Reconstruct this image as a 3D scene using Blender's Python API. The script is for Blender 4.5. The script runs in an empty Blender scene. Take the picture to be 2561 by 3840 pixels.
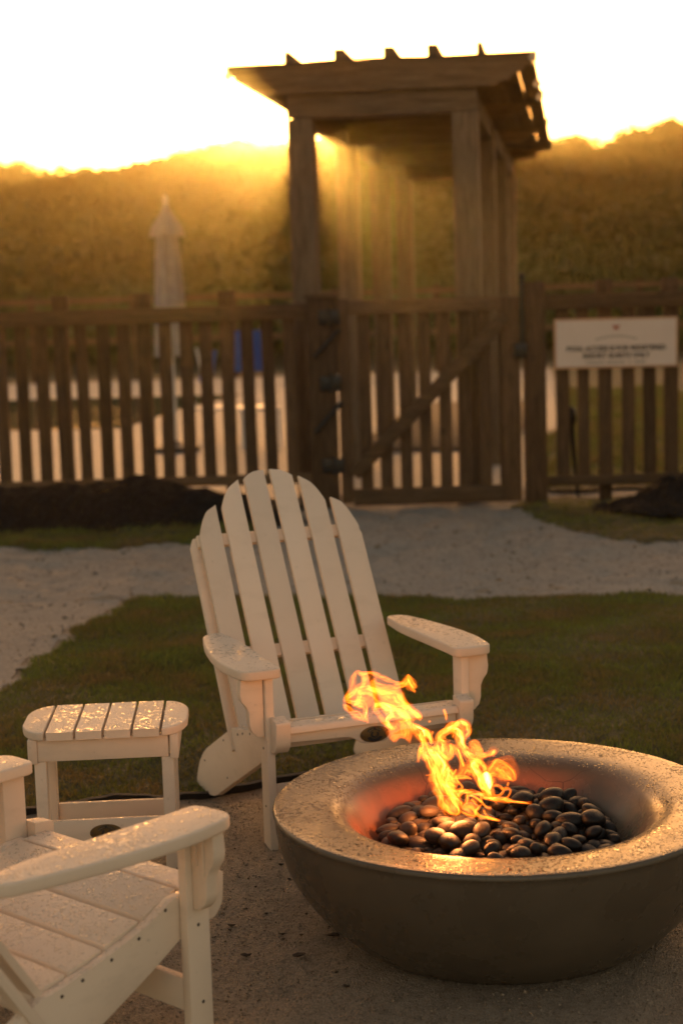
import bpy, bmesh, math, random
import numpy as np
from mathutils import Vector, Matrix, Euler

random.seed(7)
rng = np.random.default_rng(7)
scene = bpy.context.scene
COL = scene.collection
PI = math.pi

# ------------------------------------------------------------------ camera
CAM_H = 1.65
FPX = 6266.0                       # focal length in photograph pixels (3840 high)
TILT = math.atan((1920 - 1091) / FPX)
ROLL = 0.03
cam_data = bpy.data.cameras.new('camera')
cam = bpy.data.objects.new('camera', cam_data)
COL.objects.link(cam)
cam_data.sensor_fit = 'VERTICAL'
cam_data.sensor_height = 36.0
cam_data.lens = FPX / 3840 * 36.0
cam_data.clip_start = 0.05
cam_data.clip_end = 3000
cam.matrix_world = (Matrix.Translation((0, 0, CAM_H)) @ Matrix.Rotation(PI / 2 - TILT, 4, 'X')
                    @ Matrix.Rotation(-ROLL, 4, 'Z'))
cam_data.dof.use_dof = True
cam_data.dof.focus_distance = 4.55
cam_data.dof.aperture_fstop = 2.6
scene.camera = cam

# ------------------------------------------------------------------ sky, sun, exposure
SUN_AZ, SUN_EL = math.radians(-0.85), math.radians(5.25)
world = bpy.data.worlds.new('World')
scene.world = world
world.use_nodes = True
wn = world.node_tree.nodes
wl = world.node_tree.links
wn.clear()
w_out = wn.new('ShaderNodeOutputWorld')
w_bg = wn.new('ShaderNodeBackground')
w_sky = wn.new('ShaderNodeTexSky')
w_sky.sky_type = 'NISHITA'
w_sky.sun_disc = False
w_sky.sun_elevation = SUN_EL
w_sky.sun_rotation = SUN_AZ
w_sky.altitude = 0
w_sky.air_density = 1.0
w_sky.dust_density = 3.0
w_sky.ozone_density = 0.6
w_tint = wn.new('ShaderNodeMix')
w_tint.data_type = 'RGBA'
w_tint.blend_type = 'MULTIPLY'
w_tint.inputs[0].default_value = 1.0
w_tint.inputs[7].default_value = (1.0, 0.69, 0.50, 1)     # the photograph's warm white balance
wl.new(w_sky.outputs[0], w_tint.inputs[6])
wl.new(w_tint.outputs[2], w_bg.inputs[0])
w_bg.inputs[1].default_value = 0.15
wl.new(w_bg.outputs[0], w_out.inputs[0])

sun_data = bpy.data.lights.new('sun', 'SUN')
sun_data.energy = 4.2
sun_data.angle = math.radians(0.5)
sun_data.color = (1.0, 0.57, 0.17)
sun = bpy.data.objects.new('sun', sun_data)
COL.objects.link(sun)
SUN_DIR = Vector((math.sin(SUN_AZ) * math.cos(SUN_EL), math.cos(SUN_AZ) * math.cos(SUN_EL), math.sin(SUN_EL)))
sun.rotation_euler = SUN_DIR.to_track_quat('Z', 'Y').to_euler()
sun.location = SUN_DIR * 40

scene.view_settings.view_transform = 'Standard'
scene.view_settings.look = 'None'
scene.view_settings.exposure = 1.5
scene.view_settings.gamma = 1.0
scene.render.engine = 'CYCLES'
scene.cycles.use_denoising = True
scene.cycles.max_bounces = 8
scene.cycles.transparent_max_bounces = 64
scene.cycles.volume_bounces = 0
scene.cycles.sample_clamp_indirect = 4.0

# ------------------------------------------------------------------ helpers
def tag(o, label=None, cat=None, group=None, kind=None):
    if label: o['label'] = label
    if cat: o['category'] = cat
    if group: o['group'] = group
    if kind: o['kind'] = kind
    return o

def empty(name, loc=(0, 0, 0), rz=0.0):
    o = bpy.data.objects.new(name, None)
    o.empty_display_size = 0.1
    o.location = loc
    o.rotation_euler = (0, 0, rz)
    COL.objects.link(o)
    return o

def link(name, me, mat, parent=None):
    o = bpy.data.objects.new(name, me)
    if mat is not None and not me.materials:
        me.materials.append(mat)
    COL.objects.link(o)
    if parent is not None:
        o.parent = parent
    return o

def shade(me, angle=40):
    me.polygons.foreach_set('use_smooth', [True] * len(me.polygons))
    try:
        me.set_sharp_from_angle(angle=math.radians(angle))
    except Exception:
        pass

def finish(bm, name, mat, parent=None, bevel=0.0, seg=2, smooth=40):
    if bevel:
        es = [e for e in bm.edges if len(e.link_faces) == 2 and e.calc_face_angle(0) > 0.5]
        bmesh.ops.bevel(bm, geom=es, offset=bevel, segments=seg, profile=0.5, affect='EDGES', clamp_overlap=True)
    bmesh.ops.recalc_face_normals(bm, faces=bm.faces)
    me = bpy.data.meshes.new(name)
    bm.to_mesh(me)
    bm.free()
    if smooth:
        shade(me, smooth)
    return link(name, me, mat, parent)

def box(name, lo, hi, mat, parent=None, bevel=0.003, mtx=None, seg=2):
    bm = bmesh.new()
    c = [(a + b) / 2 for a, b in zip(lo, hi)]
    s = [abs(b - a) for a, b in zip(lo, hi)]
    bmesh.ops.create_cube(bm, size=1.0, matrix=Matrix.Translation(c) @ Matrix.Diagonal((*s, 1)))
    if mtx is not None:
        bm.transform(mtx)
    return finish(bm, name, mat, parent, bevel, seg)

def prism(name, pts, a, b, axis, mat, parent=None, bevel=0.003, mtx=None, seg=2):
    """outline pts (2D) swept along axis from a to b. axis 'z': (x,y); 'y': (x,z); 'x': (y,z)."""
    def p3(p, h):
        return {'z': (p[0], p[1], h), 'y': (p[0], h, p[1]), 'x': (h, p[0], p[1])}[axis]
    bm = bmesh.new()
    lo = [bm.verts.new(p3(p, a)) for p in pts]
    hi = [bm.verts.new(p3(p, b)) for p in pts]
    n = len(pts)
    bm.faces.new(lo)
    bm.faces.new(hi)
    for i in range(n):
        bm.faces.new((lo[i], lo[(i + 1) % n], hi[(i + 1) % n], hi[i]))
    if mtx is not None:
        bm.transform(mtx)
    if bevel:
        bmesh.ops.recalc_face_normals(bm, faces=bm.faces)
        es = []
        for e in bm.edges:
            z = [p for p in e.link_faces]
            if len(z) == 2 and (len(z[0].verts) == n) != (len(z[1].verts) == n):
                es.append(e)
        bmesh.ops.bevel(bm, geom=es, offset=bevel, segments=seg, profile=0.5, affect='EDGES', clamp_overlap=True)
    return finish(bm, name, mat, parent, 0, 2, 35)

def lathe(name, prof, mat, parent=None, seg=48, smooth=60, loc=(0, 0, 0)):
    bm = bmesh.new()
    rings = []
    for r, z in prof:
        if r < 1e-5:
            rings.append([bm.verts.new((loc[0], loc[1], loc[2] + z))])
        else:
            rings.append([bm.verts.new((loc[0] + r * math.cos(2 * PI * i / seg), loc[1] + r * math.sin(2 * PI * i / seg), loc[2] + z)) for i in range(seg)])
    for A, B in zip(rings, rings[1:]):
        for i in range(seg):
            j = (i + 1) % seg
            if len(A) == 1 and len(B) == 1: continue
            if len(A) == 1: bm.faces.new((A[0], B[i], B[j]))
            elif len(B) == 1: bm.faces.new((A[i], A[j], B[0]))
            else: bm.faces.new((A[i], A[j], B[j], B[i]))
    return finish(bm, name, mat, parent, 0, 2, smooth)

def tube_bm(bm, pts, rad, seg=8, cap=True):
    pts = [Vector(p) for p in pts]
    rads = rad if isinstance(rad, (list, tuple)) else [rad] * len(pts)
    rings = []
    up = Vector((0, 0, 1))
    for i, p in enumerate(pts):
        t = (pts[min(i + 1, len(pts) - 1)] - pts[max(i - 1, 0)]).normalized()
        a = t.cross(up)
        if a.length < 1e-3: a = t.cross(Vector((1, 0, 0)))
        a.normalize(); b = t.cross(a).normalized()
        rings.append([bm.verts.new(p + (a * math.cos(2 * PI * k / seg) + b * math.sin(2 * PI * k / seg)) * rads[i]) for k in range(seg)])
    for A, B in zip(rings, rings[1:]):
        for k in range(seg):
            bm.faces.new((A[k], A[(k + 1) % seg], B[(k + 1) % seg], B[k]))
    if cap:
        bm.faces.new(rings[0]); bm.faces.new(rings[-1])

def tube(name, pts, rad, mat, parent=None, seg=8):
    bm = bmesh.new()
    tube_bm(bm, pts, rad, seg)
    return finish(bm, name, mat, parent)

def catmull(P, n=8):
    P = [np.array(p, float) for p in P]
    out = []
    for i in range(len(P) - 1):
        p0 = P[max(i - 1, 0)]; p1 = P[i]; p2 = P[i + 1]; p3 = P[min(i + 2, len(P) - 1)]
        for k in range(n):
            t = k / n
            out.append(0.5 * ((2 * p1) + (-p0 + p2) * t + (2 * p0 - 5 * p1 + 4 * p2 - p3) * t * t + (-p0 + 3 * p1 - 3 * p2 + p3) * t ** 3))
    out.append(P[-1])
    return out

def raw_mesh(name, verts, tris=None, quads=None, smooth=False):
    """fast mesh from numpy arrays"""
    me = bpy.data.meshes.new(name)
    verts = np.asarray(verts, np.float32)
    faces = tris if tris is not None else quads
    k = 3 if tris is not None else 4
    faces = np.asarray(faces, np.int32)
    me.vertices.add(len(verts)); me.vertices.foreach_set('co', verts.ravel())
    me.loops.add(faces.size); me.loops.foreach_set('vertex_index', faces.ravel())
    me.polygons.add(len(faces))
    me.polygons.foreach_set('loop_start', np.arange(0, faces.size, k, dtype=np.int32))
    if smooth:
        me.polygons.foreach_set('use_smooth', np.ones(len(faces), bool))
    me.update(calc_edges=True)
    me.validate()
    return me

def copy_tree(o, parent=None):
    c = o.copy()
    COL.objects.link(c)
    if parent is not None:
        c.parent = parent
    for ch in list(o.children):
        copy_tree(ch, c)
    return c

# ------------------------------------------------------------------ node helpers
class NT:
    def __init__(s, name, disp=False):
        s.m = bpy.data.materials.new(name)
        s.m.use_nodes = True
        s.n = s.m.node_tree.nodes; s.l = s.m.node_tree.links
        s.n.clear()
        s.out = s.n.new('ShaderNodeOutputMaterial')
        s.b = s.n.new('ShaderNodeBsdfPrincipled')
        s.l.new(s.b.outputs[0], s.out.inputs[0])
        s._tc = None
    def node(s, t, **kw):
        nd = s.n.new(t)
        for k, v in kw.items(): setattr(nd, k, v)
        return nd
    def put(s, sock, v):
        if v is None: return
        if hasattr(v, 'is_output') or hasattr(v, 'links'): s.l.new(v, sock)
        else: sock.default_value = v
    def co(s, which='Object'):
        if s._tc is None: s._tc = s.n.new('ShaderNodeTexCoord')
        return s._tc.outputs[which]
    def pos(s):
        return s.n.new('ShaderNodeNewGeometry').outputs['Position']
    def mapping(s, vec, scale=(1, 1, 1), rot=(0, 0, 0)):
        m = s.n.new('ShaderNodeMapping')
        s.l.new(vec, m.inputs[0]); m.inputs[3].default_value = scale; m.inputs[2].default_value = rot
        return m.outputs[0]
    def noise(s, vec, scale, detail=3, rough=0.55, dist=0.0):
        t = s.n.new('ShaderNodeTexNoise')
        s.l.new(vec, t.inputs['Vector']); t.inputs['Scale'].default_value = scale
        t.inputs['Detail'].default_value = detail; t.inputs['Roughness'].default_value = rough; t.inputs['Distortion'].default_value = dist
        return t.outputs['Fac']
    def voro(s, vec, scale, feature='F1', rand=1.0):
        t = s.n.new('ShaderNodeTexVoronoi')
        t.feature = feature
        s.l.new(vec, t.inputs['Vector']); t.inputs['Scale'].default_value = scale; t.inputs['Randomness'].default_value = rand
        return t
    def math(s, op, a, b=0.0, clamp=False):
        m = s.n.new('ShaderNodeMath'); m.operation = op; m.use_clamp = clamp
        s.put(m.inputs[0], a); s.put(m.inputs[1], b)
        return m.outputs[0]
    def rng(s, v, a, b, c=0.0, d=1.0, smooth=False):
        m = s.n.new('ShaderNodeMapRange')
        if smooth: m.interpolation_type = 'SMOOTHSTEP'
        s.put(m.inputs[0], v); s.put(m.inputs[1], a); s.put(m.inputs[2], b); s.put(m.inputs[3], c); s.put(m.inputs[4], d)
        return m.outputs[0]
    def mix(s, f, a, b, blend='MIX'):
        m = s.n.new('ShaderNodeMix'); m.data_type = 'RGBA'; m.blend_type = blend
        s.put(m.inputs[0], f)
        s.put(m.inputs[6], (*a, 1) if isinstance(a, tuple) else a)
        s.put(m.inputs[7], (*b, 1) if isinstance(b, tuple) else b)
        return m.outputs[2]
    def fmix(s, f, a, b):
        m = s.n.new('ShaderNodeMix'); m.data_type = 'FLOAT'
        s.put(m.inputs[0], f); s.put(m.inputs[2], a); s.put(m.inputs[3], b)
        return m.outputs[0]
    def ramp(s, f, stops):
        r = s.n.new('ShaderNodeValToRGB')
        s.l.new(f, r.inputs[0])
        el = r.color_ramp.elements
        while len(el) < len(stops): el.new(0.5)
        for e, (p, c) in zip(el, stops):
            e.position = p; e.color = (*c, 1)
        return r.outputs[0]
    def bump(s, h, dist=0.01, strength=1.0, normal=None):
        b = s.n.new('ShaderNodeBump')
        b.inputs['Strength'].default_value = strength; b.inputs['Distance'].default_value = dist
        s.l.new(h, b.inputs['Height'])
        if normal is not None: s.l.new(normal, b.inputs['Normal'])
        return b.outputs[0]
    def obj_rand(s):
        return s.n.new('ShaderNodeObjectInfo').outputs['Random']
    def set(s, **kw):
        names = {'color': 'Base Color', 'rough': 'Roughness', 'spec': 'Specular IOR Level', 'normal': 'Normal', 'metal': 'Metallic', 'trans': 'Transmission Weight', 'ior': 'IOR', 'alpha': 'Alpha'}
        for k, v in kw.items():
            if isinstance(v, tuple) and len(v) == 3: v = (*v, 1)
            s.put(s.b.inputs[names[k]], v)
        return s

def wet_mask(t, vec, cells=75, amount=1.0, film=0.0, film_scale=30):
    """raindrops lying on up-facing surfaces: returns a height/mask 0..1"""
    geo = t.n.new('ShaderNodeNewGeometry')
    sep = t.n.new('ShaderNodeSeparateXYZ'); t.l.new(geo.outputs['Normal'], sep.inputs[0])
    up = t.rng(sep.outputs[2], 0.72, 0.92)
    warp = t.n.new('ShaderNodeTexNoise'); t.l.new(vec, warp.inputs['Vector']); warp.inputs['Scale'].default_value = cells * 1.3; warp.inputs['Detail'].default_value = 1
    add = t.n.new('ShaderNodeVectorMath'); add.operation = 'SCALE'
    t.l.new(warp.outputs['Color'], add.inputs[0]); add.inputs['Scale'].default_value = 0.6 / cells
    v2 = t.n.new('ShaderNodeVectorMath'); v2.operation = 'ADD'
    t.l.new(vec, v2.inputs[0]); t.l.new(add.outputs[0], v2.inputs[1])
    lf = t.rng(t.noise(vec, 5.5, 2, 0.5), 0.34, 0.64, 0.72, 1.12)
    total = None
    for sc, rmax in ((cells, 0.62), (cells * 2.3, 0.55)):
        v = t.voro(v2.outputs[0], sc)
        sp = t.n.new('ShaderNodeSeparateColor'); t.l.new(v.outputs['Color'], sp.inputs[0])
        rad = t.math('MULTIPLY', t.rng(sp.outputs[0], 0.2, 1.0, 0.0, rmax * amount), lf)
        d = t.math('SUBTRACT', rad, v.outputs['Distance'])
        m = t.rng(d, 0.0, 0.22, smooth=True)
        total = m if total is None else t.math('MAXIMUM', total, m)
    if film > 0:
        f = t.noise(vec, film_scale, 3, 0.6, 0.6)
        total = t.math('MAXIMUM', total, t.math('MULTIPLY', t.rng(f, 0.62 - film, 0.68 - film, smooth=True), t.rng(lf, 0.8, 1.05)))
    return t.math('MULTIPLY', total, up)

M = {}
def mat_poly():
    t = NT('white_recycled_plastic')
    v = t.co()
    n = t.noise(t.mapping(v, (1, 1, 1)), 6, 4)
    base = t.mix(n, (0.80, 0.675, 0.555), (0.87, 0.745, 0.62))
    hs = t.n.new('ShaderNodeHueSaturation'); t.l.new(base, hs.inputs['Color']); t.l.new(t.rng(t.obj_rand(), 0, 1, 0.90, 1.04), hs.inputs['Value'])
    smear = t.rng(t.noise(t.mapping(v, (3, 3, 9)), 2.2, 4, 0.65), 0.52, 0.75, 0.0, 0.28)
    base = t.mix(smear, hs.outputs[0], (0.55, 0.46, 0.36))
    spots = t.rng(t.noise(v, 60, 2), 0.68, 0.78)
    base = t.mix(t.math('MULTIPLY', spots, 0.35), base, (0.45, 0.38, 0.30))
    w = wet_mask(t, v, 78, 1.05, 0.07, 46)
    grain = t.noise(t.mapping(v, (30, 30, 30)), 12, 4, 0.6)
    nb = t.bump(grain, 0.0006, 0.5)
    nb = t.bump(w, 0.0030, 1.0, nb)
    t.set(color=t.mix(t.math('MULTIPLY', w, 0.25), base, (0.5, 0.46, 0.40)), rough=t.fmix(w, 0.62, 0.05), normal=nb, spec=t.fmix(w, 0.3, 0.5))
    return t.m
def mat_wood(name, c1, c2, c3, scale=1.0, axis=(14, 14, 1.2), rough=0.8):
    t = NT(name)
    v = t.co()
    r = t.obj_rand()
    off = t.n.new('ShaderNodeVectorMath'); off.operation = 'ADD'
    cx = t.n.new('ShaderNodeCombineXYZ')
    for k in range(3): t.l.new(t.math('MULTIPLY', r, 17.3 + 9 * k), cx.inputs[k])
    t.l.new(v, off.inputs[0]); t.l.new(cx.outputs[0], off.inputs[1])
    vv = t.mapping(off.outputs[0], axis)
    n = t.noise(vv, 3.0 * scale, 5, 0.6, 1.2)
    n2 = t.noise(vv, 14 * scale, 3, 0.6)
    col = t.ramp(n, [(0.25, c1), (0.5, c2), (0.8, c3)])
    col = t.mix(t.rng(n2, 0.35, 0.75, 0.0, 0.45), col, c1)
    tint = t.rng(r, 0, 1, 0.65, 1.25)
    hs = t.n.new('ShaderNodeHueSaturation'); t.l.new(col, hs.inputs['Color']); t.l.new(tint, hs.inputs['Value'])
    kn = t.voro(off.outputs[0], 3.2)
    knot = t.rng(kn.outputs['Distance'], 0.05, 0.12, 0.7, 0.0)
    col = t.mix(knot, hs.outputs[0], c1)
    t.set(color=col, rough=rough, normal=t.bump(n2, 0.002, 0.5), spec=0.25)
    return t.m
def mat_simple(name, c, rough=0.6, c2=None, scale=20, bump=0.0, metal=0.0, spec=0.5):
    t = NT(name)
    if c2:
        n = t.noise(t.co(), scale, 4)
        t.set(color=t.mix(t.rng(n, 0.3, 0.7), c, c2))
        if bump: t.set(normal=t.bump(n, bump, 0.6))
    else:
        t.set(color=c)
    t.set(rough=rough, metal=metal, spec=spec)
    return t.m

M['poly'] = mat_poly()
M['fence'] = mat_wood('weathered_fence_wood', (0.046, 0.028, 0.016), (0.098, 0.060, 0.033), (0.165, 0.105, 0.060))
M['beam'] = mat_wood('pergola_timber', (0.10, 0.072, 0.046), (0.20, 0.147, 0.096), (0.285, 0.215, 0.148), 0.8)
M['beam_x'] = mat_wood('pergola_timber_across', (0.10, 0.072, 0.046), (0.20, 0.147, 0.096), (0.285, 0.215, 0.148), 0.8, (1.2, 14, 14))
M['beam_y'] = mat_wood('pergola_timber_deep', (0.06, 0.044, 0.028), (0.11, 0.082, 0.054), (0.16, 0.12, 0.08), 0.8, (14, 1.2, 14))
M['fence_x'] = mat_wood('weathered_rail_wood', (0.06, 0.038, 0.021), (0.125, 0.079, 0.044), (0.19, 0.125, 0.075), 1, (1.2, 14, 14))
M['black'] = mat_simple('black_hardware', (0.012, 0.012, 0.012), 0.45)
M['screw'] = mat_simple('dull_screw_steel', (0.12, 0.10, 0.09), 0.4, metal=0.8)
M['badge'] = mat_simple('dull_brass_badge', (0.20, 0.13, 0.05), 0.45, (0.13, 0.085, 0.035), 60, metal=0.4)
M['badge_dark'] = mat_simple('badge_dark_band', (0.02, 0.022, 0.026), 0.5)
M['badge_text'] = mat_simple('badge_lettering', (0.22, 0.17, 0.09), 0.5)
M['edging'] = mat_simple('black_plastic_edging', (0.006, 0.006, 0.006), 0.7, (0.012, 0.011, 0.010), 30)
M['signface'] = mat_simple('white_sign_face', (0.72, 0.60, 0.54), 0.55, (0.67, 0.55, 0.49), 4)
M['signedge'] = mat_simple('sign_border', (0.50, 0.30, 0.18), 0.6)
M['signtext'] = mat_simple('sign_black_print', (0.02, 0.02, 0.02), 0.7)
M['signgrey'] = mat_simple('sign_grey_print', (0.26, 0.22, 0.19), 0.7)
M['signred'] = mat_simple('sign_red_print', (0.42, 0.10, 0.045), 0.7)
M['canvas'] = mat_simple('pale_umbrella_canvas', (0.36, 0.345, 0.34), 0.9, (0.27, 0.26, 0.26), 9)
M['blue'] = mat_simple('blue_sling_fabric', (0.03, 0.09, 0.42), 0.8, (0.04, 0.12, 0.5), 30)
M['alu'] = mat_simple('pale_chair_frame', (0.7, 0.68, 0.64), 0.4)
def mat_bulb():
    t = NT('clear_bulb_glass')
    t.set(color=(1, 0.95, 0.85), rough=0.1, trans=1.0, ior=1.3)
    tr = t.n.new('ShaderNodeBsdfTranslucent'); tr.inputs[0].default_value = (0.95, 0.9, 0.8, 1)
    mx = t.n.new('ShaderNodeMixShader'); mx.inputs[0].default_value = 0.6
    t.l.new(t.b.outputs[0], mx.inputs[1]); t.l.new(tr.outputs[0], mx.inputs[2]); t.l.new(mx.outputs[0], t.out.inputs[0])
    return t.m
M['bulb'] = mat_bulb()

def mat_ground(name, c1, c2, c3, grain=260, big=2.0, bump=0.006, rough=0.85, wet=0.0, tex=26):
    t = NT(name)
    v = t.pos()
    n1 = t.noise(v, big, 5, 0.6)
    vo = t.voro(v, grain)
    sp = t.n.new('ShaderNodeSeparateColor'); t.l.new(vo.outputs['Color'], sp.inputs[0])
    col = t.mix(t.rng(n1, 0.3, 0.7), c1, c2)
    col = t.mix(t.math('MULTIPLY', sp.outputs[0], 0.55), col, c3)
    dark = t.rng(sp.outputs[1], 0.86, 0.97)
    col = t.mix(t.math('MULTIPLY', dark, 0.4), col, (0.04, 0.028, 0.018))
    n2 = t.noise(v, tex, 4, 0.65)
    col = t.mix(t.math('MULTIPLY', t.rng(n2, 0.52, 0.72), 0.45), col, tuple(k * 0.45 for k in c1))
    nb = t.bump(n2, bump * 2.4, 0.8)
    nb = t.bump(vo.outputs['Distance'], -bump * 0.55, 1.0, nb)
    t.set(color=col, rough=t.rng(sp.outputs[2], 0, 1, rough - 0.25 - wet, rough), normal=nb, spec=0.35)
    return t.m
M['sand'] = mat_ground('coarse_wet_sand', (0.21, 0.168, 0.122), (0.315, 0.255, 0.19), (0.46, 0.385, 0.30), 230, 2.0, 0.010)
M['path'] = mat_ground('pale_sand_path', (0.23, 0.215, 0.195), (0.305, 0.285, 0.26), (0.41, 0.385, 0.35), 120, 1.6, 0.010, 0.9, 0.0, 11)
M['soil'] = mat_ground('lawn_soil', (0.045, 0.05, 0.016), (0.075, 0.065, 0.026), (0.10, 0.085, 0.035), 180, 5, 0.006, 0.9)
M['mulch'] = mat_ground('dark_mulch', (0.007, 0.005, 0.004), (0.012, 0.008, 0.006), (0.02, 0.013, 0.009), 60, 3, 0.03, 0.95)
M['deck'] = mat_ground('pale_pool_deck', (0.23, 0.245, 0.245), (0.27, 0.285, 0.285), (0.31, 0.325, 0.325), 90, 1.2, 0.0015, 0.75)
def mat_water():
    t = NT('pool_water')
    v = t.pos()
    n = t.noise(t.mapping(v, (1, 2.2, 1)), 1.6, 3)
    t.set(color=(0.02, 0.055, 0.055), rough=0.05, normal=t.bump(n, 0.03, 0.35), spec=0.5)
    return t.m
M['water'] = mat_water()
def mat_leaf(name, a, b, c, scale, trans=0.35):
    t = NT(name)
    v = t.pos()
    n = t.math('ADD', t.math('MULTIPLY', t.noise(v, scale, 4, 0.6), 0.7), t.math('MULTIPLY', t.noise(v, scale * 28, 2, 0.5), 0.3))
    col = t.ramp(n, [(0.40, a), (0.5, b), (0.60, c)])
    t.set(color=col, rough=0.6, spec=0.3)
    tr = t.n.new('ShaderNodeBsdfTranslucent'); t.l.new(col, tr.inputs[0])
    mx = t.n.new('ShaderNodeMixShader'); mx.inputs[0].default_value = trans
    t.l.new(t.b.outputs[0], mx.inputs[1]); t.l.new(tr.outputs[0], mx.inputs[2]); t.l.new(mx.outputs[0], t.out.inputs[0])
    return t.m
M['grass'] = mat_leaf('lawn_grass_blades', (0.26, 0.18, 0.07), (0.17, 0.17, 0.042), (0.20, 0.235, 0.052), 2.6, 0.42)
M['shrub'] = mat_leaf('dune_shrub_leaves', (0.046, 0.066, 0.018), (0.062, 0.086, 0.022), (0.08, 0.104, 0.028), 0.12, 0.2)
M['hill'] = mat_ground('hill_soil', (0.05, 0.05, 0.02), (0.07, 0.065, 0.026), (0.09, 0.08, 0.035), 3, 0.2, 0.05, 0.95)

# ------------------------------------------------------------------ terrain
_ph = rng.uniform(0, 6.28, (12, 2)); _fr = rng.uniform(1.0, 9.0, (12,)); _dr = rng.uniform(0, 6.28, (12,))
def gz(x, y):
    """height of the sand sheet"""
    x = np.asarray(x, float); y = np.asarray(y, float)
    z = np.zeros(np.broadcast(x, y).shape)
    for k in range(12):
        z = z + (0.0075 / (1 + 0.35 * _fr[k])) * np.sin(_fr[k] * (x * np.cos(_dr[k]) + y * np.sin(_dr[k])) * 1.7 + _ph[k, 0])
    # the hollow worn where the far chair's rear feet stand, and the seat of the fire bowl
    z = z - 0.055 * np.exp(-(((x + 0.50) / 0.42) ** 2 + ((y - 5.62) / 0.34) ** 2))
    z = z + np.where(y < 6.2, 0.0035 * np.sin(41 * x + 3 * np.sin(7 * y)) * np.sin(37 * y + 3 * np.sin(6 * x)) + 0.003 * np.sin(23 * x - 17 * y + 2 * np.sin(9 * x)), 0)
    near = np.exp(-(((x - 0.38) / 0.5) ** 2 + ((y - 4.17) / 0.5) ** 2))
    z = z * (1 - near)
    # footprints on the path beyond the lawn
    z = z + np.where((y > 9) & (y < 13), 0.014 * np.sin(9 * x + 3 * np.sin(2 * y)) * np.sin(7.3 * y + 2 * np.sin(3 * x)) + 0.010 * np.sin(21 * x + 5 * np.sin(4.1 * y)) * np.sin(17 * y + 4 * np.sin(5 * x)), 0)
    fade = np.clip((16 - y) / 3, 0, 1)
    return z * fade

def axis_coords(lo_f, hi_f, step, lo, hi):
    a = list(np.arange(lo_f, hi_f, step)); s = step; v = a[-1]
    while v < hi:
        s *= 1.35; v += s; a.append(v)
    s = step; v = lo_f; pre = []
    while v > lo:
        s *= 1.35; v -= s; pre.append(v)
    return np.array(pre[::-1] + a)
xs = axis_coords(-3.0, 3.2, 0.035, -1200, 1200)
ys = axis_coords(2.4, 13.0, 0.035, -60, 1500)
X, Y = np.meshgrid(xs, ys)
Z = gz(X, Y)
nx, ny = len(xs), len(ys)
ii = np.arange(nx * ny).reshape(ny, nx)
quads = np.stack([ii[:-1, :-1], ii[:-1, 1:], ii[1:, 1:], ii[1:, :-1]], -1).reshape(-1, 4)
ground = link('ground', raw_mesh('ground', np.stack([X, Y, Z], -1).reshape(-1, 3), quads=quads, smooth=True), M['sand'])
tag(ground, kind='structure')

def patch(name, inside, x0, x1, y0, y1, step, dz, mat, hfun=None, jag=0.0):
    """a sheet laid just above the ground where inside(x,y) holds"""
    px = np.arange(x0, x1 + step, step); py = np.arange(y0, y1 + step, step)
    PX, PY = np.meshgrid(px, py)
    keep = inside(PX, PY)
    PZ = gz(PX, PY) + dz + (hfun(PX, PY) if hfun else 0) + (rng.uniform(-0.012, 0.02, PX.shape) if hfun else 0)
    idx = np.arange(PX.size).reshape(PX.shape)
    k = keep[:-1, :-1] & keep[1:, 1:] & keep[1:, :-1] & keep[:-1, 1:]
    q = np.stack([idx[:-1, :-1][k], idx[:-1, 1:][k], idx[1:, 1:][k], idx[1:, :-1][k]], -1)
    V = np.stack([PX, PY, PZ], -1).reshape(-1, 3)
    used = np.unique(q); remap = np.full(len(V), -1); remap[used] = np.arange(len(used))
    return tag(link(name, raw_mesh(name, V[used], quads=remap[q], smooth=True), mat), kind='structure')

# lawn outline (metres), traced on the ground
EDGE = np.array([(-2.4, 4.35), (-1.6, 4.75), (-1.18, 5.06), (-1.07, 5.17), (-0.86, 5.38), (-0.76, 5.45), (-0.53, 5.56), (-0.34, 5.64), (-0.11, 5.72), (0.3, 5.80), (0.65, 5.72), (0.95, 5.50), (1.2, 5.15), (1.38, 4.6), (1.5, 4.0), (3.6, 3.2)])
LEFT = np.array([(5.0, -1.75), (6.0, -1.62), (7.0, -1.47), (7.7, -1.41), (8.3, -1.29), (8.75, -1.2), (9.1, -1.12)])   # y -> x
def lawn_in(x, y):
    lo = np.interp(x, EDGE[:, 0], EDGE[:, 1])
    lx = np.interp(y, LEFT[:, 0], LEFT[:, 1]) + 0.02 * np.sin(9 * y) + 0.015 * np.sin(23 * y)
    hi = 8.93 - 0.12 * x + 0.03 * np.sin(5 * x) + 0.02 * np.sin(17 * x)
    return (y > lo) & (x > lx) & (y < hi)
lawn = patch('lawn', lawn_in, -2.0, 3.4, 3.9, 9.3, 0.03, 0.006, M['soil'])

def path_in(x, y):
    return (y > 7.2) & (y < 13.2) | ((x < -1.0) & (y > 5.6) & (y < 13.2))
path = patch('sand_path', lambda x, y: path_in(x, y) & ~lawn_in(x - 0.0, y) , -3.6, 3.6, 5.4, 13.3, 0.045, 0.004, M['path'])

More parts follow.
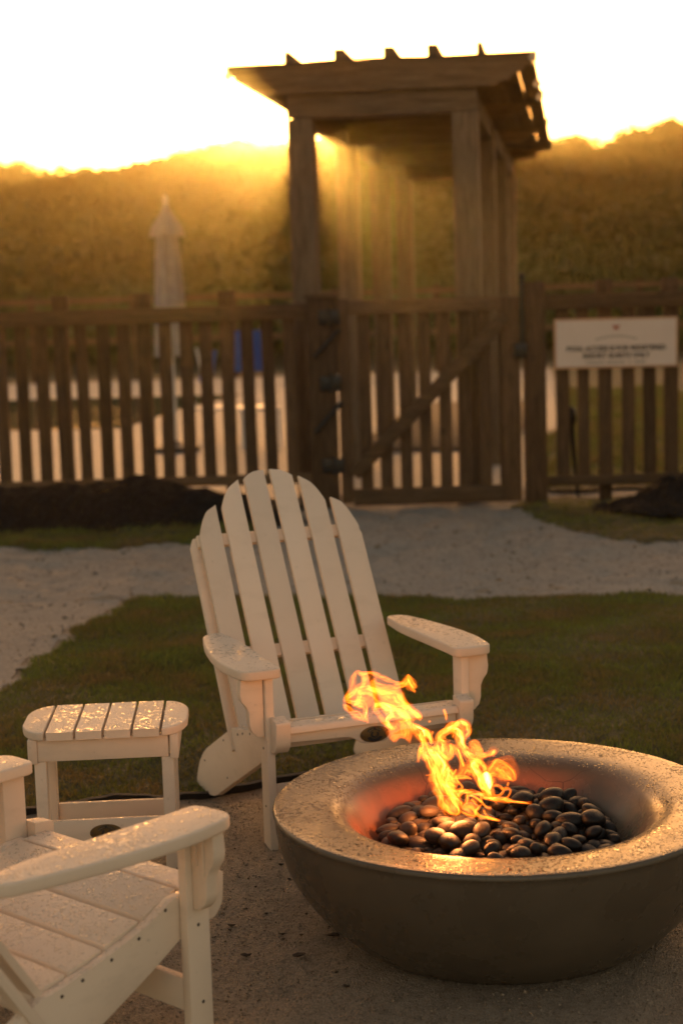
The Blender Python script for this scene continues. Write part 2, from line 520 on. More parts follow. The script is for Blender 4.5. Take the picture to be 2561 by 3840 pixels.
def stripL_in(x, y):
    return (y > 11.05 + 0.05 * np.sin(4 * x) + 0.1 * np.exp(-((x + 0.8) / .3) ** 2)) & (y < 12.9) & (x < -0.62 + 0.1 * np.sin(6 * y))
def stripR_in(x, y):
    return (x > 1.28 + 0.08 * np.sin(5 * y)) & (y > np.interp(x, [1.25, 1.42, 1.6, 1.9, 2.3, 3.4], [12.5, 11.35, 10.75, 10.5, 10.4, 10.3]) + 0.04 * np.sin(9 * x)) & (y < 12.9)
patch('grass_verge', stripL_in, -3.6, -0.4, 10.8, 12.9, 0.045, 0.010, M['soil'])
patch('grass_verge', stripR_in, 1.1, 3.6, 10.2, 12.9, 0.045, 0.010, M['soil'])
def moundL(x, y):
    return 0.27 * np.exp(-((y - 12.35) / 0.42) ** 4) * np.clip((-0.25 - x) / 1.2, 0, 1) ** 0.7 * (1 + 0.06 * np.sin(3.1 * x + 2 * y) + 0.05 * np.sin(23 * x + 11 * y)) - 0.02
patch('mulch_bed', lambda x, y: (y > 11.75) & (y < 12.95) & (x < -0.28 + 0.05 * np.sin(9 * y)), -3.6, -0.2, 11.7, 13.0, 0.035, 0.012, M['mulch'], moundL)
def moundR(x, y):
    return 0.30 * np.exp(-(((x - 2.72) / 0.60) ** 2 + ((y - 12.0) / 0.50) ** 2)) * (1 + 0.12 * np.sin(8 * x + 9 * y) + 0.06 * np.sin(25 * x)) - 0.03
patch('mulch_bed', lambda x, y: (x - 2.75) ** 2 / 0.9 + (y - 12.0) ** 2 / 0.42 < 1.0, 1.7, 3.7, 11.3, 12.75, 0.035, 0.014, M['mulch'], moundR)

# beyond the fence
def poly_sheet(name, pts, z, mat):
    me = bpy.data.meshes.new(name)
    me.from_pydata([(x, y, z) for x, y in pts], [], [list(range(len(pts)))])
    return tag(link(name, me, mat), kind='structure')
deck = poly_sheet('pool_deck', [(-14, 13.3), (1.5, 13.3), (2.12, 18.2), (2.42, 18.6), (3.75, 29), (4.2, 33), (-14, 33)], 0.016, M['deck'])
pool = poly_sheet('pool_water', [(-14, 21.9), (-2.7, 21.0), (-2.3, 24.2), (-1.55, 27.4), (-14, 28.2)], 0.022, M['water'])
far_lawn = poly_sheet('far_lawn', [(1.52, 13.3), (20, 13.3), (20, 50), (-20, 50), (-20, 33.05), (4.25, 33.05), (3.77, 29), (2.44, 18.6), (2.14, 18.2)], 0.018, M['soil'])

# ------------------------------------------------------------------ hill and its scrub
AZ = np.radians([-60, -25, -11, -10.4, -9.9, -6.7, -4.5, -2.9, -1.8, 0, 4, 7.5, 8.2, 9.3, 10, 11.7, 25, 60])
EL = np.radians(np.array([3.4, 4.2, 4.38, 4.45, 4.2, 4.52, 4.62, 4.76, 4.78, 4.86, 4.8, 4.7, 4.8, 4.66, 4.84, 4.84, 4.4, 3.4]) - 0.44)
def hill_z(x, y):
    crest = CAM_H + 75 * np.tan(np.interp(np.arctan2(x, y), AZ, EL))
    t = np.clip((y - 36) / 39, 0, 1)
    f = t ** 0.9 * (1 - 0.12 * np.sin(PI * t))
    b = np.clip((y - 75) / 45, 0, 1)
    return crest * f * (1 - b * b * (3 - 2 * b)) + 0.25 * np.sin(0.35 * x + 0.2 * y) * t * (1 - b) + 0.2 * np.sin(0.9 * x - 0.5 * y) * t * (1 - b) - 0.05
hx = np.linspace(-110, 110, 160); hy = np.linspace(35, 122, 60)
HX, HY = np.meshgrid(hx, hy)
ii = np.arange(HX.size).reshape(HX.shape)
q = np.stack([ii[:-1, :-1], ii[:-1, 1:], ii[1:, 1:], ii[1:, :-1]], -1).reshape(-1, 4)
tag(link('hill', raw_mesh('hill', np.stack([HX, HY, hill_z(HX, HY)], -1).reshape(-1, 3), quads=q, smooth=True), M['hill']), kind='structure')

def leaf_cloud(centers, radii, per, size):
    n = len(centers)
    tot = n * per
    c = np.repeat(centers, per, 0); r = np.repeat(radii, per)
    d = rng.normal(size=(tot, 3)); d /= np.linalg.norm(d, axis=1, keepdims=True)
    rr = rng.uniform(0.05, 1.08, tot) ** 0.6
    p = c + d * (r * rr)[:, None] * np.array([1, 1, 0.75])
    a = rng.normal(size=(tot, 3)); a /= np.linalg.norm(a, axis=1, keepdims=True)
    b = np.cross(a, rng.normal(size=(tot, 3))); b /= np.linalg.norm(b, axis=1, keepdims=True)
    s = rng.uniform(size[0], size[1], tot)[:, None]
    V = np.stack([p + a * s, p + b * s * 0.6, p - a * s, p - b * s * 0.6], 1).reshape(-1, 3)
    return V, np.arange(tot * 4).reshape(-1, 4)
nb = 7000
ba = rng.uniform(-0.34, 0.34, nb)
by = np.concatenate([rng.uniform(37, 76, nb - 1000), rng.uniform(73, 77, 1000)])
bx = np.tan(ba) * by
br = rng.uniform(0.3, 0.75, nb) * np.where(rng.uniform(size=nb) > 0.985, 2.0, 1.0)
V, q = leaf_cloud(np.stack([bx, by, hill_z(bx, by) + br * 0.6], 1), br, 40, (0.08, 0.17))
ca = np.concatenate([rng.uniform(-0.24, 0.26, 70), np.radians([-10.7, -10.3, -10.9, -6.4, -8.2, -3.1, 8.1, 10.0, 11.2])])   # taller crowns that break the skyline
cy = np.concatenate([rng.uniform(44, 66, 70), np.full(9, 75.0)])
cr_ = np.concatenate([rng.uniform(0.8, 1.5, 70), np.array([0.8, 0.7, 0.6, 0.55, 0.5, 0.55, 0.65, 0.7, 0.6])])
cx_ = np.tan(ca) * cy
V2, q2 = leaf_cloud(np.stack([cx_, cy, hill_z(cx_, cy) + np.where(cy >= 75.0, 0.5, cr_ * 0.35)], 1), cr_, 260, (0.09, 0.18))
q = np.concatenate([q, q2 + len(V)]); V = np.concatenate([V, V2])
tag(link('dune_scrub', raw_mesh('dune_scrub', V, quads=q), M['shrub']), 'dense green scrub covering the hillside behind the pergola', 'scrub', kind='stuff')

# ------------------------------------------------------------------ grass
def blades(name, inside, x0, x1, y0, y1, dens, h, label, w=0.0035, extra=0.0):
    n = int(dens * (x1 - x0) * (y1 - y0))
    x = rng.uniform(x0, x1, n); y = rng.uniform(y0, y1, n)
    k = inside(x, y)
    patchy = 0.5 + 0.5 * np.sin(3.1 * x + 1.3 * np.sin(2.7 * y)) * np.sin(2.6 * y + 1.7 * np.sin(2.2 * x))
    k &= rng.uniform(size=n) < 0.55 + 0.45 * patchy
    x, y, patchy = x[k], y[k], patchy[k]; n = len(x)
    z = gz(x, y) + 0.004 + (extra(x, y) if callable(extra) else 0)
    hh = rng.uniform(h[0], h[1], n) * (0.6 + 0.6 * patchy)
    a = rng.uniform(0, 2 * PI, n); ln = rng.uniform(0.1, 0.8, n) * hh
    la = rng.uniform(0, 2 * PI, n)
    b = np.stack([x, y, z], 1)
    wv = np.stack([np.cos(a), np.sin(a), 0 * a], 1) * (w * rng.uniform(0.6, 1.5, n))[:, None]
    tip = b + np.stack([np.cos(la) * ln, np.sin(la) * ln, hh], 1)
    V = np.stack([b - wv, b + wv, tip], 1).reshape(-1, 3)
    return tag(link(name, raw_mesh(name, V, tris=np.arange(n * 3).reshape(-1, 3)), M['grass']), label, 'grass', kind='stuff')
blades('lawn_grass', lawn_in, -1.8, 2.6, 4.4, 9.2, 12000, (0.012, 0.034), 'short mown lawn grass behind the chair and the fire bowl')
blades('verge_grass', stripL_in, -3.2, -0.5, 10.9, 12.3, 5000, (0.02, 0.05), 'rough grass verge along the dark mulch by the left fence', 0.005)
blades('verge_grass', stripR_in, 1.1, 3.2, 10.2, 12.6, 1500, (0.015, 0.05), 'rough grass verge below the pool sign', 0.005)
blades('far_grass', lambda x, y: (x > np.interp(y, [13.3, 18.2, 18.6, 29], [1.56, 2.18, 2.48, 3.8])) & (y > 13.4), 1.5, 5.0, 13.4, 26, 900, (0.05, 0.11), 'green grass showing behind the fence below the sign', 0.012)

# black edging strip between lawn and sand
e = catmull([(x, y) for x, y in EDGE], 6)
bm = bmesh.new()
rows = []
for i, p in enumerate(e):
    t = e[min(i + 1, len(e) - 1)] - e[max(i - 1, 0)]; t = t / np.hypot(*t); nrm = np.array([-t[1], t[0]])
    z = float(gz(p[0], p[1])); h = 0.022 + 0.002 * math.sin(i * 0.5)
    a = p + nrm * 0.004; b = p - nrm * 0.012
    rows.append([bm.verts.new((b[0], b[1], z - 0.03)), bm.verts.new((b[0], b[1], z + h)), bm.verts.new((a[0], a[1], z + h + 0.003)), bm.verts.new((a[0], a[1], z - 0.03))])
for A, B in zip(rows, rows[1:]):
    for k in range(3): bm.faces.new((A[k], A[k + 1], B[k + 1], B[k]))
tag(finish(bm, 'lawn_edging', M['edging']), 'black plastic edging strip between the lawn and the sand', 'edging')

# loose grains lying on the sand round the bowl
n = 42000
gx = rng.uniform(-1.5, 2.0, n); gy = 2.7 + 3.0 * rng.uniform(0, 1, n) ** 1.25
keep = ~lawn_in(gx, gy) & (((gx - .382) ** 2 + (gy - 4.169) ** 2) > 0.345 ** 2)
gx, gy = gx[keep], gy[keep]; n = len(gx)
s = rng.uniform(0.0013, 0.0036, n) * (1 + 0.9 * (rng.uniform(size=n) > 0.97))
octv = np.array([(1, 0, 0), (-1, 0, 0), (0, 1, 0), (0, -1, 0), (0, 0, .7), (0, 0, -.7)], float)
ang = rng.uniform(0, 6.28, n)
rot = np.stack([np.cos(ang), -np.sin(ang), np.sin(ang), np.cos(ang)], 1).reshape(n, 2, 2)
ov = octv[None] * (s[:, None, None]) * rng.uniform(0.6, 1.4, (n, 1, 3))
ov[:, :, :2] = np.einsum('nij,nkj->nki', rot, ov[:, :, :2])
V = ov + np.stack([gx, gy, gz(gx, gy) + s * 0.4], 1)[:, None, :]
tri = np.array([(0, 2, 4), (2, 1, 4), (1, 3, 4), (3, 0, 4), (2, 0, 5), (1, 2, 5), (3, 1, 5), (0, 3, 5)])
T = (tri[None] + (np.arange(n) * 6)[:, None, None]).reshape(-1, 3)
def mat_grain():
    t = NT('sand_grains')
    w = t.voro(t.pos(), 300)
    sp = t.n.new('ShaderNodeSeparateColor'); t.l.new(w.outputs['Color'], sp.inputs[0])
    t.set(color=t.ramp(sp.outputs[0], [(0.0, (0.06, 0.038, 0.02)), (0.35, (0.16, 0.115, 0.075)), (0.7, (0.26, 0.20, 0.14)), (1.0, (0.42, 0.36, 0.29))]), rough=0.5)
    return t.m
tag(link('sand_grains', raw_mesh('sand_grains', V.reshape(-1, 3), tris=T), mat_grain()), 'loose coarse grains strewn over the sand round the fire bowl', 'sand', kind='stuff')

# grit and small debris kicked about on the path
n = 5200
gx = rng.uniform(-2.6, 2.6, n); gy = rng.uniform(6.6, 12.3, n)
keep = path_in(gx, gy) & ~lawn_in(gx, gy) & ~stripL_in(gx, gy) & ~stripR_in(gx, gy)
gx, gy = gx[keep], gy[keep]; n = len(gx)
s = rng.uniform(0.003, 0.008, n) * (1 + 1.6 * (rng.uniform(size=n) > 0.97))
ov = octv[None] * (s[:, None, None]) * rng.uniform(0.6, 1.5, (n, 1, 3))
V = ov + np.stack([gx, gy, gz(gx, gy) + 0.004 + s * 0.3], 1)[:, None, :]
T = (tri[None] + (np.arange(n) * 6)[:, None, None]).reshape(-1, 3)
tag(link('path_grit', raw_mesh('path_grit', V.reshape(-1, 3), tris=T), bpy.data.materials['sand_grains']), 'loose grit and small debris scattered on the pale sand path', 'grit', kind='stuff')

# dark scraps of leaf and twig on the sand
def photo_ground(px, py, z=0.0):
    """ground point seen at a photograph pixel (used for measuring only)"""
    v2 = (px - 1280.5) / FPX; u2 = (1920 - py) / FPX
    cr, sr = math.cos(ROLL), math.sin(ROLL)
    v = v2 * cr + u2 * sr; u = -v2 * sr + u2 * cr
    c, s_ = math.cos(TILT), math.sin(TILT)
    d = Vector((v, c + u * s_, -s_ + u * c)); k = (z - CAM_H) / d.z
    return Vector((0, 0, CAM_H)) + d * k
M['scrap'] = mat_simple('dark_leaf_scrap', (0.02, 0.014, 0.009), 0.8, (0.05, 0.03, 0.016), 60)
bm = bmesh.new()
spots = [(1250, 3505, .028), (1060, 3497, .010), (1063, 3515, .008), (1130, 3497, .009), (1125, 3588, .022), (1055, 3250, .014), (870, 3475, .014), (865, 3490, .008), (1085, 3298, .010), (1000, 3425, .008), (1262, 3645, .008), (925, 3590, .018), (1300, 3700, .012), (700, 3770, .01), (960, 3330, .006), (1150, 3420, .006), (80, 2510, .035), (360, 2150, .03)]
for px, py, sz in spots:
    p = photo_ground(px, py)
    z = float(gz(p.x, p.y)) + 0.004
    a = random.uniform(-0.4, 0.4)
    vs = []
    for k in range(7):
        th = 2 * PI * k / 7; r = sz * random.uniform(0.55, 1.0)
        qx = r * math.cos(th); qy = r * math.sin(th) * 0.45
        vs.append((p.x + qx * math.cos(a) - qy * math.sin(a), p.y + qx * math.sin(a) + qy * math.cos(a), z + random.uniform(0, sz * 0.35)))
    top = [bm.verts.new(v) for v in vs]; c = bm.verts.new((p.x, p.y, z + sz * 0.3)); lo = bm.verts.new((p.x, p.y, z - 0.003))
    for k in range(7):
        bm.faces.new((top[k], top[(k + 1) % 7], c)); bm.faces.new((top[(k + 1) % 7], top[k], lo))
tag(finish(bm, 'leaf_litter', M['scrap']), 'scattered dark scraps of leaf and twig on the sand', 'leaf litter', kind='stuff')

# ------------------------------------------------------------------ fence, gate, sign
FY = 12.6
def text_mesh(body, size, extrude, bold=0.0, spacing=1.0):
    cu = bpy.data.curves.new('lettering', 'FONT')
    cu.body = body; cu.size = size; cu.extrude = extrude; cu.offset = bold
    cu.align_x = 'CENTER'; cu.align_y = 'CENTER'; cu.space_character = spacing; cu.resolution_u = 3
    o = bpy.data.objects.new('lettering_tmp', cu)
    COL.objects.link(o)
    dg = bpy.context.evaluated_depsgraph_get()
    me = bpy.data.meshes.new_from_object(o.evaluated_get(dg))
    bpy.data.objects.remove(o); bpy.data.curves.remove(cu)
    return me

def picket_mesh(w, h, d=0.02):
    bm = bmesh.new()
    bmesh.ops.create_cube(bm, size=1.0, matrix=Matrix.Translation((0, 0, h / 2)) @ Matrix.Diagonal((w, d, h, 1)))
    bmesh.ops.bevel(bm, geom=list(bm.edges), offset=0.003, segments=1, affect='EDGES')
    me = bpy.data.meshes.new('picket'); bm.to_mesh(me); bm.free()
    me.materials.append(M['fence'])
    return me
PK = picket_mesh(0.094, 1.40)

def fence_run(label, x0, x1, pitch, first, posts, zb, zt):
    f = tag(empty('picket_fence', (x0, FY, 0)), label, 'fence', 'picket fence runs beside the gate')
    box('rail', (0, -0.030, zt - 0.115), (x1 - x0, 0.008, zt), M['fence_x'], f, 0.004)
    box('rail', (0, -0.030, zb), (x1 - x0, 0.008, zb + 0.075), M['fence_x'], f, 0.004)
    x = first
    while x < x1 - 0.03:
        p = link('picket', PK, None, f)
        p.location = (x - x0 + random.uniform(-.004, .004), 0.020, zb + 0.012)
        p.rotation_euler = (0, random.uniform(-.006, .006), 0)
        p.scale = (random.uniform(.95, 1.05), 1, (zt - zb - 0.03) / 1.40)
        x += pitch
    for px in posts:
        box('post', (px - x0 - 0.045, 0.034, -0.05), (px - x0 + 0.045, 0.124, 1.56), M['fence'], f, 0.008)
        box('post_cap', (px - x0 - 0.058, 0.028, 1.562), (px - x0 + 0.058, 0.144, 1.676), M['fence'], f, 0.008)
    return f
fence_run('long brown picket fence left of the gate, pool water showing through its gaps', -3.3, -0.215, 0.1555, -3.1545, (-2.688, -2.066, -1.444, -0.822), 0.215, 1.565)
fence_run('short picket fence right of the gate carrying the white pool sign', 1.57, 3.3, 0.166, 1.688, (2.02, 2.518, 3.016), 0.135, 1.578)

g = tag(empty('gate_post', (-0.11, FY, 0)), 'thick timber post left of the gate holding its black hinges', 'post', 'gate posts')
box('post_body', (-0.105, -0.045, -0.05), (0.105, 0.13, 1.60), M['fence'], g, 0.01)
box('post_cap', (-0.125, -0.06, 1.602), (0.125, 0.15, 1.635), M['fence_x'], g, 0.006)
g = tag(empty('gate_post', (1.483, FY, 0)), 'thick timber post right of the gate beside the tall black latch', 'post', 'gate posts')
box('post_body', (-0.075, -0.045, -0.05), (0.082, 0.13, 1.672), M['fence'], g, 0.01)

gate = tag(empty('timber_gate', (0.0, FY, 0)), 'brown timber picket gate with a diagonal brace across it', 'gate')
box('stile', (0.008, -0.035, 0.05), (0.098, 0.003, 1.59), M['fence'], gate, 0.004)
box('stile', (1.236, -0.035, 0.03), (1.372, 0.003, 1.57), M['fence'], gate, 0.004)
box('rail', (0.100, -0.033, 1.470), (1.234, 0.003, 1.578), M['fence_x'], gate, 0.004)
box('rail', (0.100, -0.033, 0.03), (1.234, 0.003, 0.158), M['fence_x'], gate, 0.004)
bx0, bz0, bx1, bz1 = 0.10, 0.27, 1.26, 1.42
L = math.hypot(bx1 - bx0, bz1 - bz0); an = math.atan2(bz1 - bz0, bx1 - bx0)
box('brace', (0, -0.012, -0.052), (L, 0.010, 0.052), M['fence_x'], gate, 0.004, Matrix.Translation((bx0, -0.050, bz0)) @ Matrix.Rotation(-an, 4, 'Y'))
for k in range(9):
    p = link('picket', PK, None, gate)
    p.location = (0.055 + 0.1505 * k, 0.0165, 0.075); p.scale = (random.uniform(.95, 1.04), 1, 1.45 / 1.40)
def hinge(z, hexa):
    h = box('hinge', (-0.130, -0.062, z - 0.055), (0.03, -0.047, z + 0.055), M['black'], gate, 0.012)
    tube('pin', [(-0.045, -0.066, z - 0.07), (-0.045, -0.066, z + 0.07)], 0.012, M['black'], h, 10)
for z in (1.455, 0.963, 0.343): hinge(z, z < .5)
for a, b in (((-0.172, 1.161), (0.031, 1.368)), ((-0.181, 0.597), (0.026, 0.822))):
    tube('gate_spring', [(a[0], -0.07, a[1]), ((a[0] * 2 + b[0]) / 3, -0.075, (a[1] * 2 + b[1]) / 3), (b[0], -0.06, b[1])], 0.015, M['black'], gate, 10)
lt = tube('latch_pole', [(1.386, -0.05, 1.13), (1.389, -0.05, 1.70)], 0.016, M['black'], gate, 12)
lathe('latch_knob', [(0, -.02), (.016, -.012), (.024, .006), (.020, .022), (0, .03)], M['black'], lt, 16, loc=(1.389, -0.05, 1.715))
box('latch_box', (1.325, -0.085, 1.112), (1.42, -0.03, 1.222), M['black'], gate, 0.012)

# sign on the right fence
SX, SZ = 2.088, 1.203
sign = tag(empty('pool_sign', (SX, FY - 0.045, SZ), 0.0), 'white rectangular sign about pool access fixed to the right fence', 'sign')
sign.rotation_euler = (0, 0.006, 0)
box('sign_panel', (-0.463, -0.003, -0.187), (0.463, 0.010, 0.187), M['signedge'], sign, 0.004)
box('sign_face', (-0.447, -0.006, -0.171), (0.447, -0.0035, 0.171), M['signface'], sign, 0.0)
def put_text(name, body, size, x, z, bold, mat, parent, sx=1.0):
    me = text_mesh(body, size, 0.0008, bold)
    o = link(name, me, mat, parent)
    o.rotation_euler = (PI / 2, 0, 0); o.location = (x, -0.0085, z); o.scale = (sx, 1, 1)
    return o
put_text('lettering', 'POOL ACCESS IS FOR REGISTERED', 0.052, 0.0, -0.040, 0.0012, M['signtext'], sign, 0.93)
put_text('lettering', 'RESORT GUESTS ONLY', 0.052, 0.0, -0.094, 0.0012, M['signtext'], sign, 0.93)
bm = bmesh.new()                     # the small third line is too blurred to read: word-sized grey strokes
for a, b in ((-0.225, -0.085), (-0.07, 0.075), (0.09, 0.12), (0.135, 0.225)):
    x = a
    while x < b - 0.008:
        bmesh.ops.create_cube(bm, size=1, matrix=Matrix.Translation((x + 0.004, -0.0075, -0.143)) @ Matrix.Diagonal((0.008, 0.001, random.uniform(.012, .018), 1)))
        x += 0.0125
finish(bm, 'small_print', M['signgrey'], sign)
bm = bmesh.new()                     # arched row of small grey letters, unreadable in the photograph
for k in range(13):
    u = (k - 6) / 6
    bmesh.ops.create_cube(bm, size=1, matrix=Matrix.Translation((0.145 * u, -0.0075, 0.052 - 0.022 * u * u)) @ Matrix.Rotation(0.25 * u, 4, 'Y') @ Matrix.Diagonal((0.011, 0.001, 0.016, 1)))
finish(bm, 'small_print', M['signgrey'], sign)
bm = bmesh.new()
for (cx, cz, rx, rz) in ((0, .118, .016, .013), (-.020, .129, .009, .007), (.021, .127, .009, .007), (-.012, .104, .006, .009), (.012, .104, .006, .009)):
    vs = [bm.verts.new((cx + rx * math.cos(2 * PI * k / 14), -0.0078, cz + rz * math.sin(2 * PI * k / 14))) for k in range(14)]
    bm.faces.new(vs)
finish(bm, 'emblem', M['signred'], sign, smooth=0)

# a slim black garden light leaning in the gap beside the sign
t_ = tag(empty('garden_stake_light', (1.80, 12.95, 0.02)), 'slim black garden stake light leaning behind the fence under the sign', 'garden light')
tube('stake', [(0.05, 0, -0.02), (0.02, 0, 0.3), (0.0, 0, 0.56)], [0.012, 0.018, 0.024], M['black'], t_, 10)
lathe('lamp_head', [(0, 0.54), (.032, .545), (.045, .60), (.040, .66), (.012, .69), (0, .695)], M['black'], t_, 16)

# low far fence beyond the pool
ff = tag(empty('far_fence', (0, 33.2, 0)), 'low far rail fence beyond the pool deck', 'fence')
box('rail', (-14, -0.03, 1.55), (14, 0.03, 1.66), M['fence_x'], ff, 0)
box('rail', (-14, -0.03, 0.75), (14, 0.03, 0.86), M['fence_x'], ff, 0)
for k in range(15):
    box('post', (-14 + 2 * k - .06, 0.032, 0), (-14 + 2 * k + .06, 0.15, 1.72), M['fence'], ff, 0)

# ------------------------------------------------------------------ pergola
bw = box('boardwalk', (-0.1, 3.9, 0.02), (1.55, 10.6, 0.06), M['beam_x'], None, 0.004)
bw.location = (-0.327, 13.02, 0); bw.rotation_euler = (0, 0, -0.143)
tag(bw, kind='structure')
PG = tag(empty('pergola', (-0.327, 13.02, 0), -0.143), 'tall timber pergola walkway behind the gate, low sun glowing behind it', 'pergola')
PW, PD, SP = 1.45, 0.195, 2.56
ZB, ZH0, ZH1 = 2.96, 3.135, 3.37
post_me = None
for i in range(4):
    for x in (0.0, PW - PD):
        if post_me is None:
            o = box('post', (0, 0, -0.05), (PD, PD, ZB - 0.003), M['beam'], PG, 0.010); post_me = o.data
        else:
            o = link('post', post_me, None, PG)
        o.location = (x, SP * i, 0)
def header_profile():
    # end-scalloped header, (x, z)
    right = []
    e0, zt = 1.895, ZH1
    pts = [(e0, zt), (e0, zt - 0.075)]
    steps = [(e0 - 0.10, zt - 0.14), (e0 - 0.20, zt - 0.20), (e0 - 0.30, zt - 0.235)]
    px, pz = pts[-1]
    for sx, sz in steps:
        for k in range(1, 6):
            a = k / 5 * PI / 2
            pts.append((px - (px - sx) * math.sin(a), pz - (pz - sz) * (1 - math.cos(a))))
        px, pz = sx, sz
        pts.append((px - 0.012, pz)); px -= 0.012
    return pts
R = header_profile()
c0 = PW / 2
Lf = [(2 * c0 - x, z) for x, z in R]
prof = R + Lf[::-1]
for i in range(4):
    prism('header_beam', prof, SP * i - 0.045, SP * i - 0.003, 'y', M['beam_x'], PG, 0.004)
    box('cross_beam', (PD + 0.004, SP * i + 0.012, ZB - 0.005), (PW - PD - 0.004, SP * i + 0.13, ZH0 - 0.004), M['beam_x'], PG, 0.006)
    box('cross_beam', (0, SP * i + 0.0, ZB), (PW, SP * i + 0.010, ZH0 + 0.002), M['beam_x'], PG, 0.004)
for x in (0.012, PW - PD + 0.06):
    box('side_beam', (x, 0.14, ZB + 0.002), (x + 0.115, SP * 3 + 0.18, ZH0 - 0.002), M['beam_y'], PG, 0.006)
nb_ = 16
x0_, x1_ = 2 * c0 - 1.85, 1.89
for k in range(nb_):
    a = x0_ + (x1_ - x0_) * k / nb_; b = x0_ + (x1_ - x0_) * (k + 1) / nb_
    box('roof_board', (a + 0.004, 0.0, 3.262), (b - 0.004, SP * 3 + 0.30, 3.292), M['beam_y'], PG, 0.003)
for k, x in enumerate((0.02, 0.40, 0.775, 1.105, 1.475)):
    box('rafter', (x - 0.022, -0.02, 3.296), (x + 0.06 if k in (1, 2, 3) else x + 0.022, SP * 3 + 0.28, 3.46), M['beam_y'], PG, 0.012)
# string lights round the roof edge
SL = tag(empty('string_lights', (-0.327, 13.02, 0), -0.143), 'string of clear globe bulbs hung along the pergola roof edge', 'string lights')
edge = [(-0.40, -0.07, 3.345), (0.5, -0.075, 3.375), (1.80, -0.07, 3.345), (1.885, 0.02, 3.252), (1.885, 2.0, 3.25), (1.885, 4.6, 3.25), (1.885, 7.6, 3.25)]
tube('cable', edge, 0.006, M['black'], SL, 6)
bulb = None
for (x, y, z) in ((-0.425, -0.09, 3.285), (1.87, -0.10, 3.32), (1.885, 0.55, 3.20), (1.885, 1.5, 3.20)):
    if bulb is None:
        o = lathe('bulb', [(0, -.048), (.022, -.042), (.036, -.026), (.042, 0), (.034, .028), (.018, .045), (.016, .06), (0, .062)], M['bulb'], SL, 20); bulb = o.data
    else:
        o = link('bulb', bulb, None, SL)
    o.location = (x, y, z); o.scale = (0.72, 0.72, 0.62)

# ------------------------------------------------------------------ pool-side things
um = tag(empty('closed_umbrella', (-1.735, 17.7, 0.016)), 'tall pale patio umbrella tied closed, standing behind the left fence', 'umbrella')
tube('pole', [(0, 0, 0), (0, 0, 2.60)], 0.024, M['alu'], um, 12)
bm = bmesh.new()
prof = [(1.02, .165), (1.35, .150), (1.7, .138), (2.05, .120), (2.26, .105), (2.268, .165), (2.36, .145), (2.46, .085), (2.54, .038), (2.60, .022)]
rings = []
NF = 40
for z, r in prof:
    ring = []
    for k in range(NF):
        a = 2 * PI * k / NF
        rr = r * (1 + 0.16 * math.cos(8 * a + z * 0.6))
        ring.append(bm.verts.new((rr * math.cos(a), rr * math.sin(a), z - 0.016)))
    rings.append(ring)
for A, B in zip(rings, rings[1:]):
    for k in range(NF): bm.faces.new((A[k], A[(k + 1) % NF], B[(k + 1) % NF], B[k]))
bm.faces.new(rings[0]); bm.faces.new(rings[-1])
finish(bm, 'canopy', M['canvas'], um, smooth=70)
lathe('finial', [(0, 2.58), (.024, 2.59), (.03, 2.62), (.018, 2.66), (0, 2.68)], M['alu'], um, 14)
lathe('base', [(0, 0), (.26, 0), (.26, .05), (.06, .09), (.03, .11), (0, .11)], M['black'], um, 24)

bc = tag(empty('pool_lounge_chair', (-0.93, 18.1, 0.016), 0.25), 'blue-backed pool chair seen through the left fence near the gate post', 'chair', 'blue pool chairs')
box('backrest', (-0.17, 0.0, 0.84), (0.17, 0.03, 1.29), M['blue'], bc, 0.01, Matrix.Translation((0, 0.3, 0)) @ Matrix.Rotation(0.22, 4, 'X') @ Matrix.Translation((0, -0.1, 0)))
box('seat', (-0.22, -0.42, 0.40), (0.22, 0.12, 0.43), M['alu'], bc, 0.01)
for sx in (-0.20, 0.20):
    tube('frame_rail', [(sx, -0.45, 0.41), (sx, 0.10, 0.41), (sx, 0.30, 1.28)], 0.018, M['alu'], bc)
    tube('leg', [(sx, -0.42, 0.41), (sx, -0.45, 0.0)], 0.018, M['alu'], bc)
    tube('leg', [(sx, 0.12, 0.41), (sx, 0.20, 0.0)], 0.018, M['alu'], bc)
bc2 = copy_tree(bc); bc2.location = (-1.50, 19.4, 0.016); bc2.rotation_euler = (0, 0, 1.1); bc2.scale = (0.8, 0.8, 0.8)
tag(bc2, 'smaller, farther blue-backed pool chair half hidden between the pickets and the umbrella', 'chair', 'blue pool chairs')

# ------------------------------------------------------------------ adirondack chairs
P = M['poly']
def rounded(pts, r, n=4):
    """round every corner of a closed 2D outline by r (r may be a list)"""
    out = []
    N = len(pts)
    for i, p in enumerate(pts):
        rr = r[i] if isinstance(r, (list, tuple)) else r
        p = np.array(p, float); a = np.array(pts[i - 1], float); b = np.array(pts[(i + 1) % N], float)
        if rr <= 0: out.append(tuple(p)); continue
        da = (a - p) / np.linalg.norm(a - p); db = (b - p) / np.linalg.norm(b - p)
        rr = min(rr, 0.48 * np.linalg.norm(a - p), 0.48 * np.linalg.norm(b - p))
        s, e_ = p + da * rr, p + db * rr
        for k in range(n + 1):
            t = k / n
            out.append(tuple((1 - t) ** 2 * s + 2 * t * (1 - t) * p + t * t * e_))
    return out

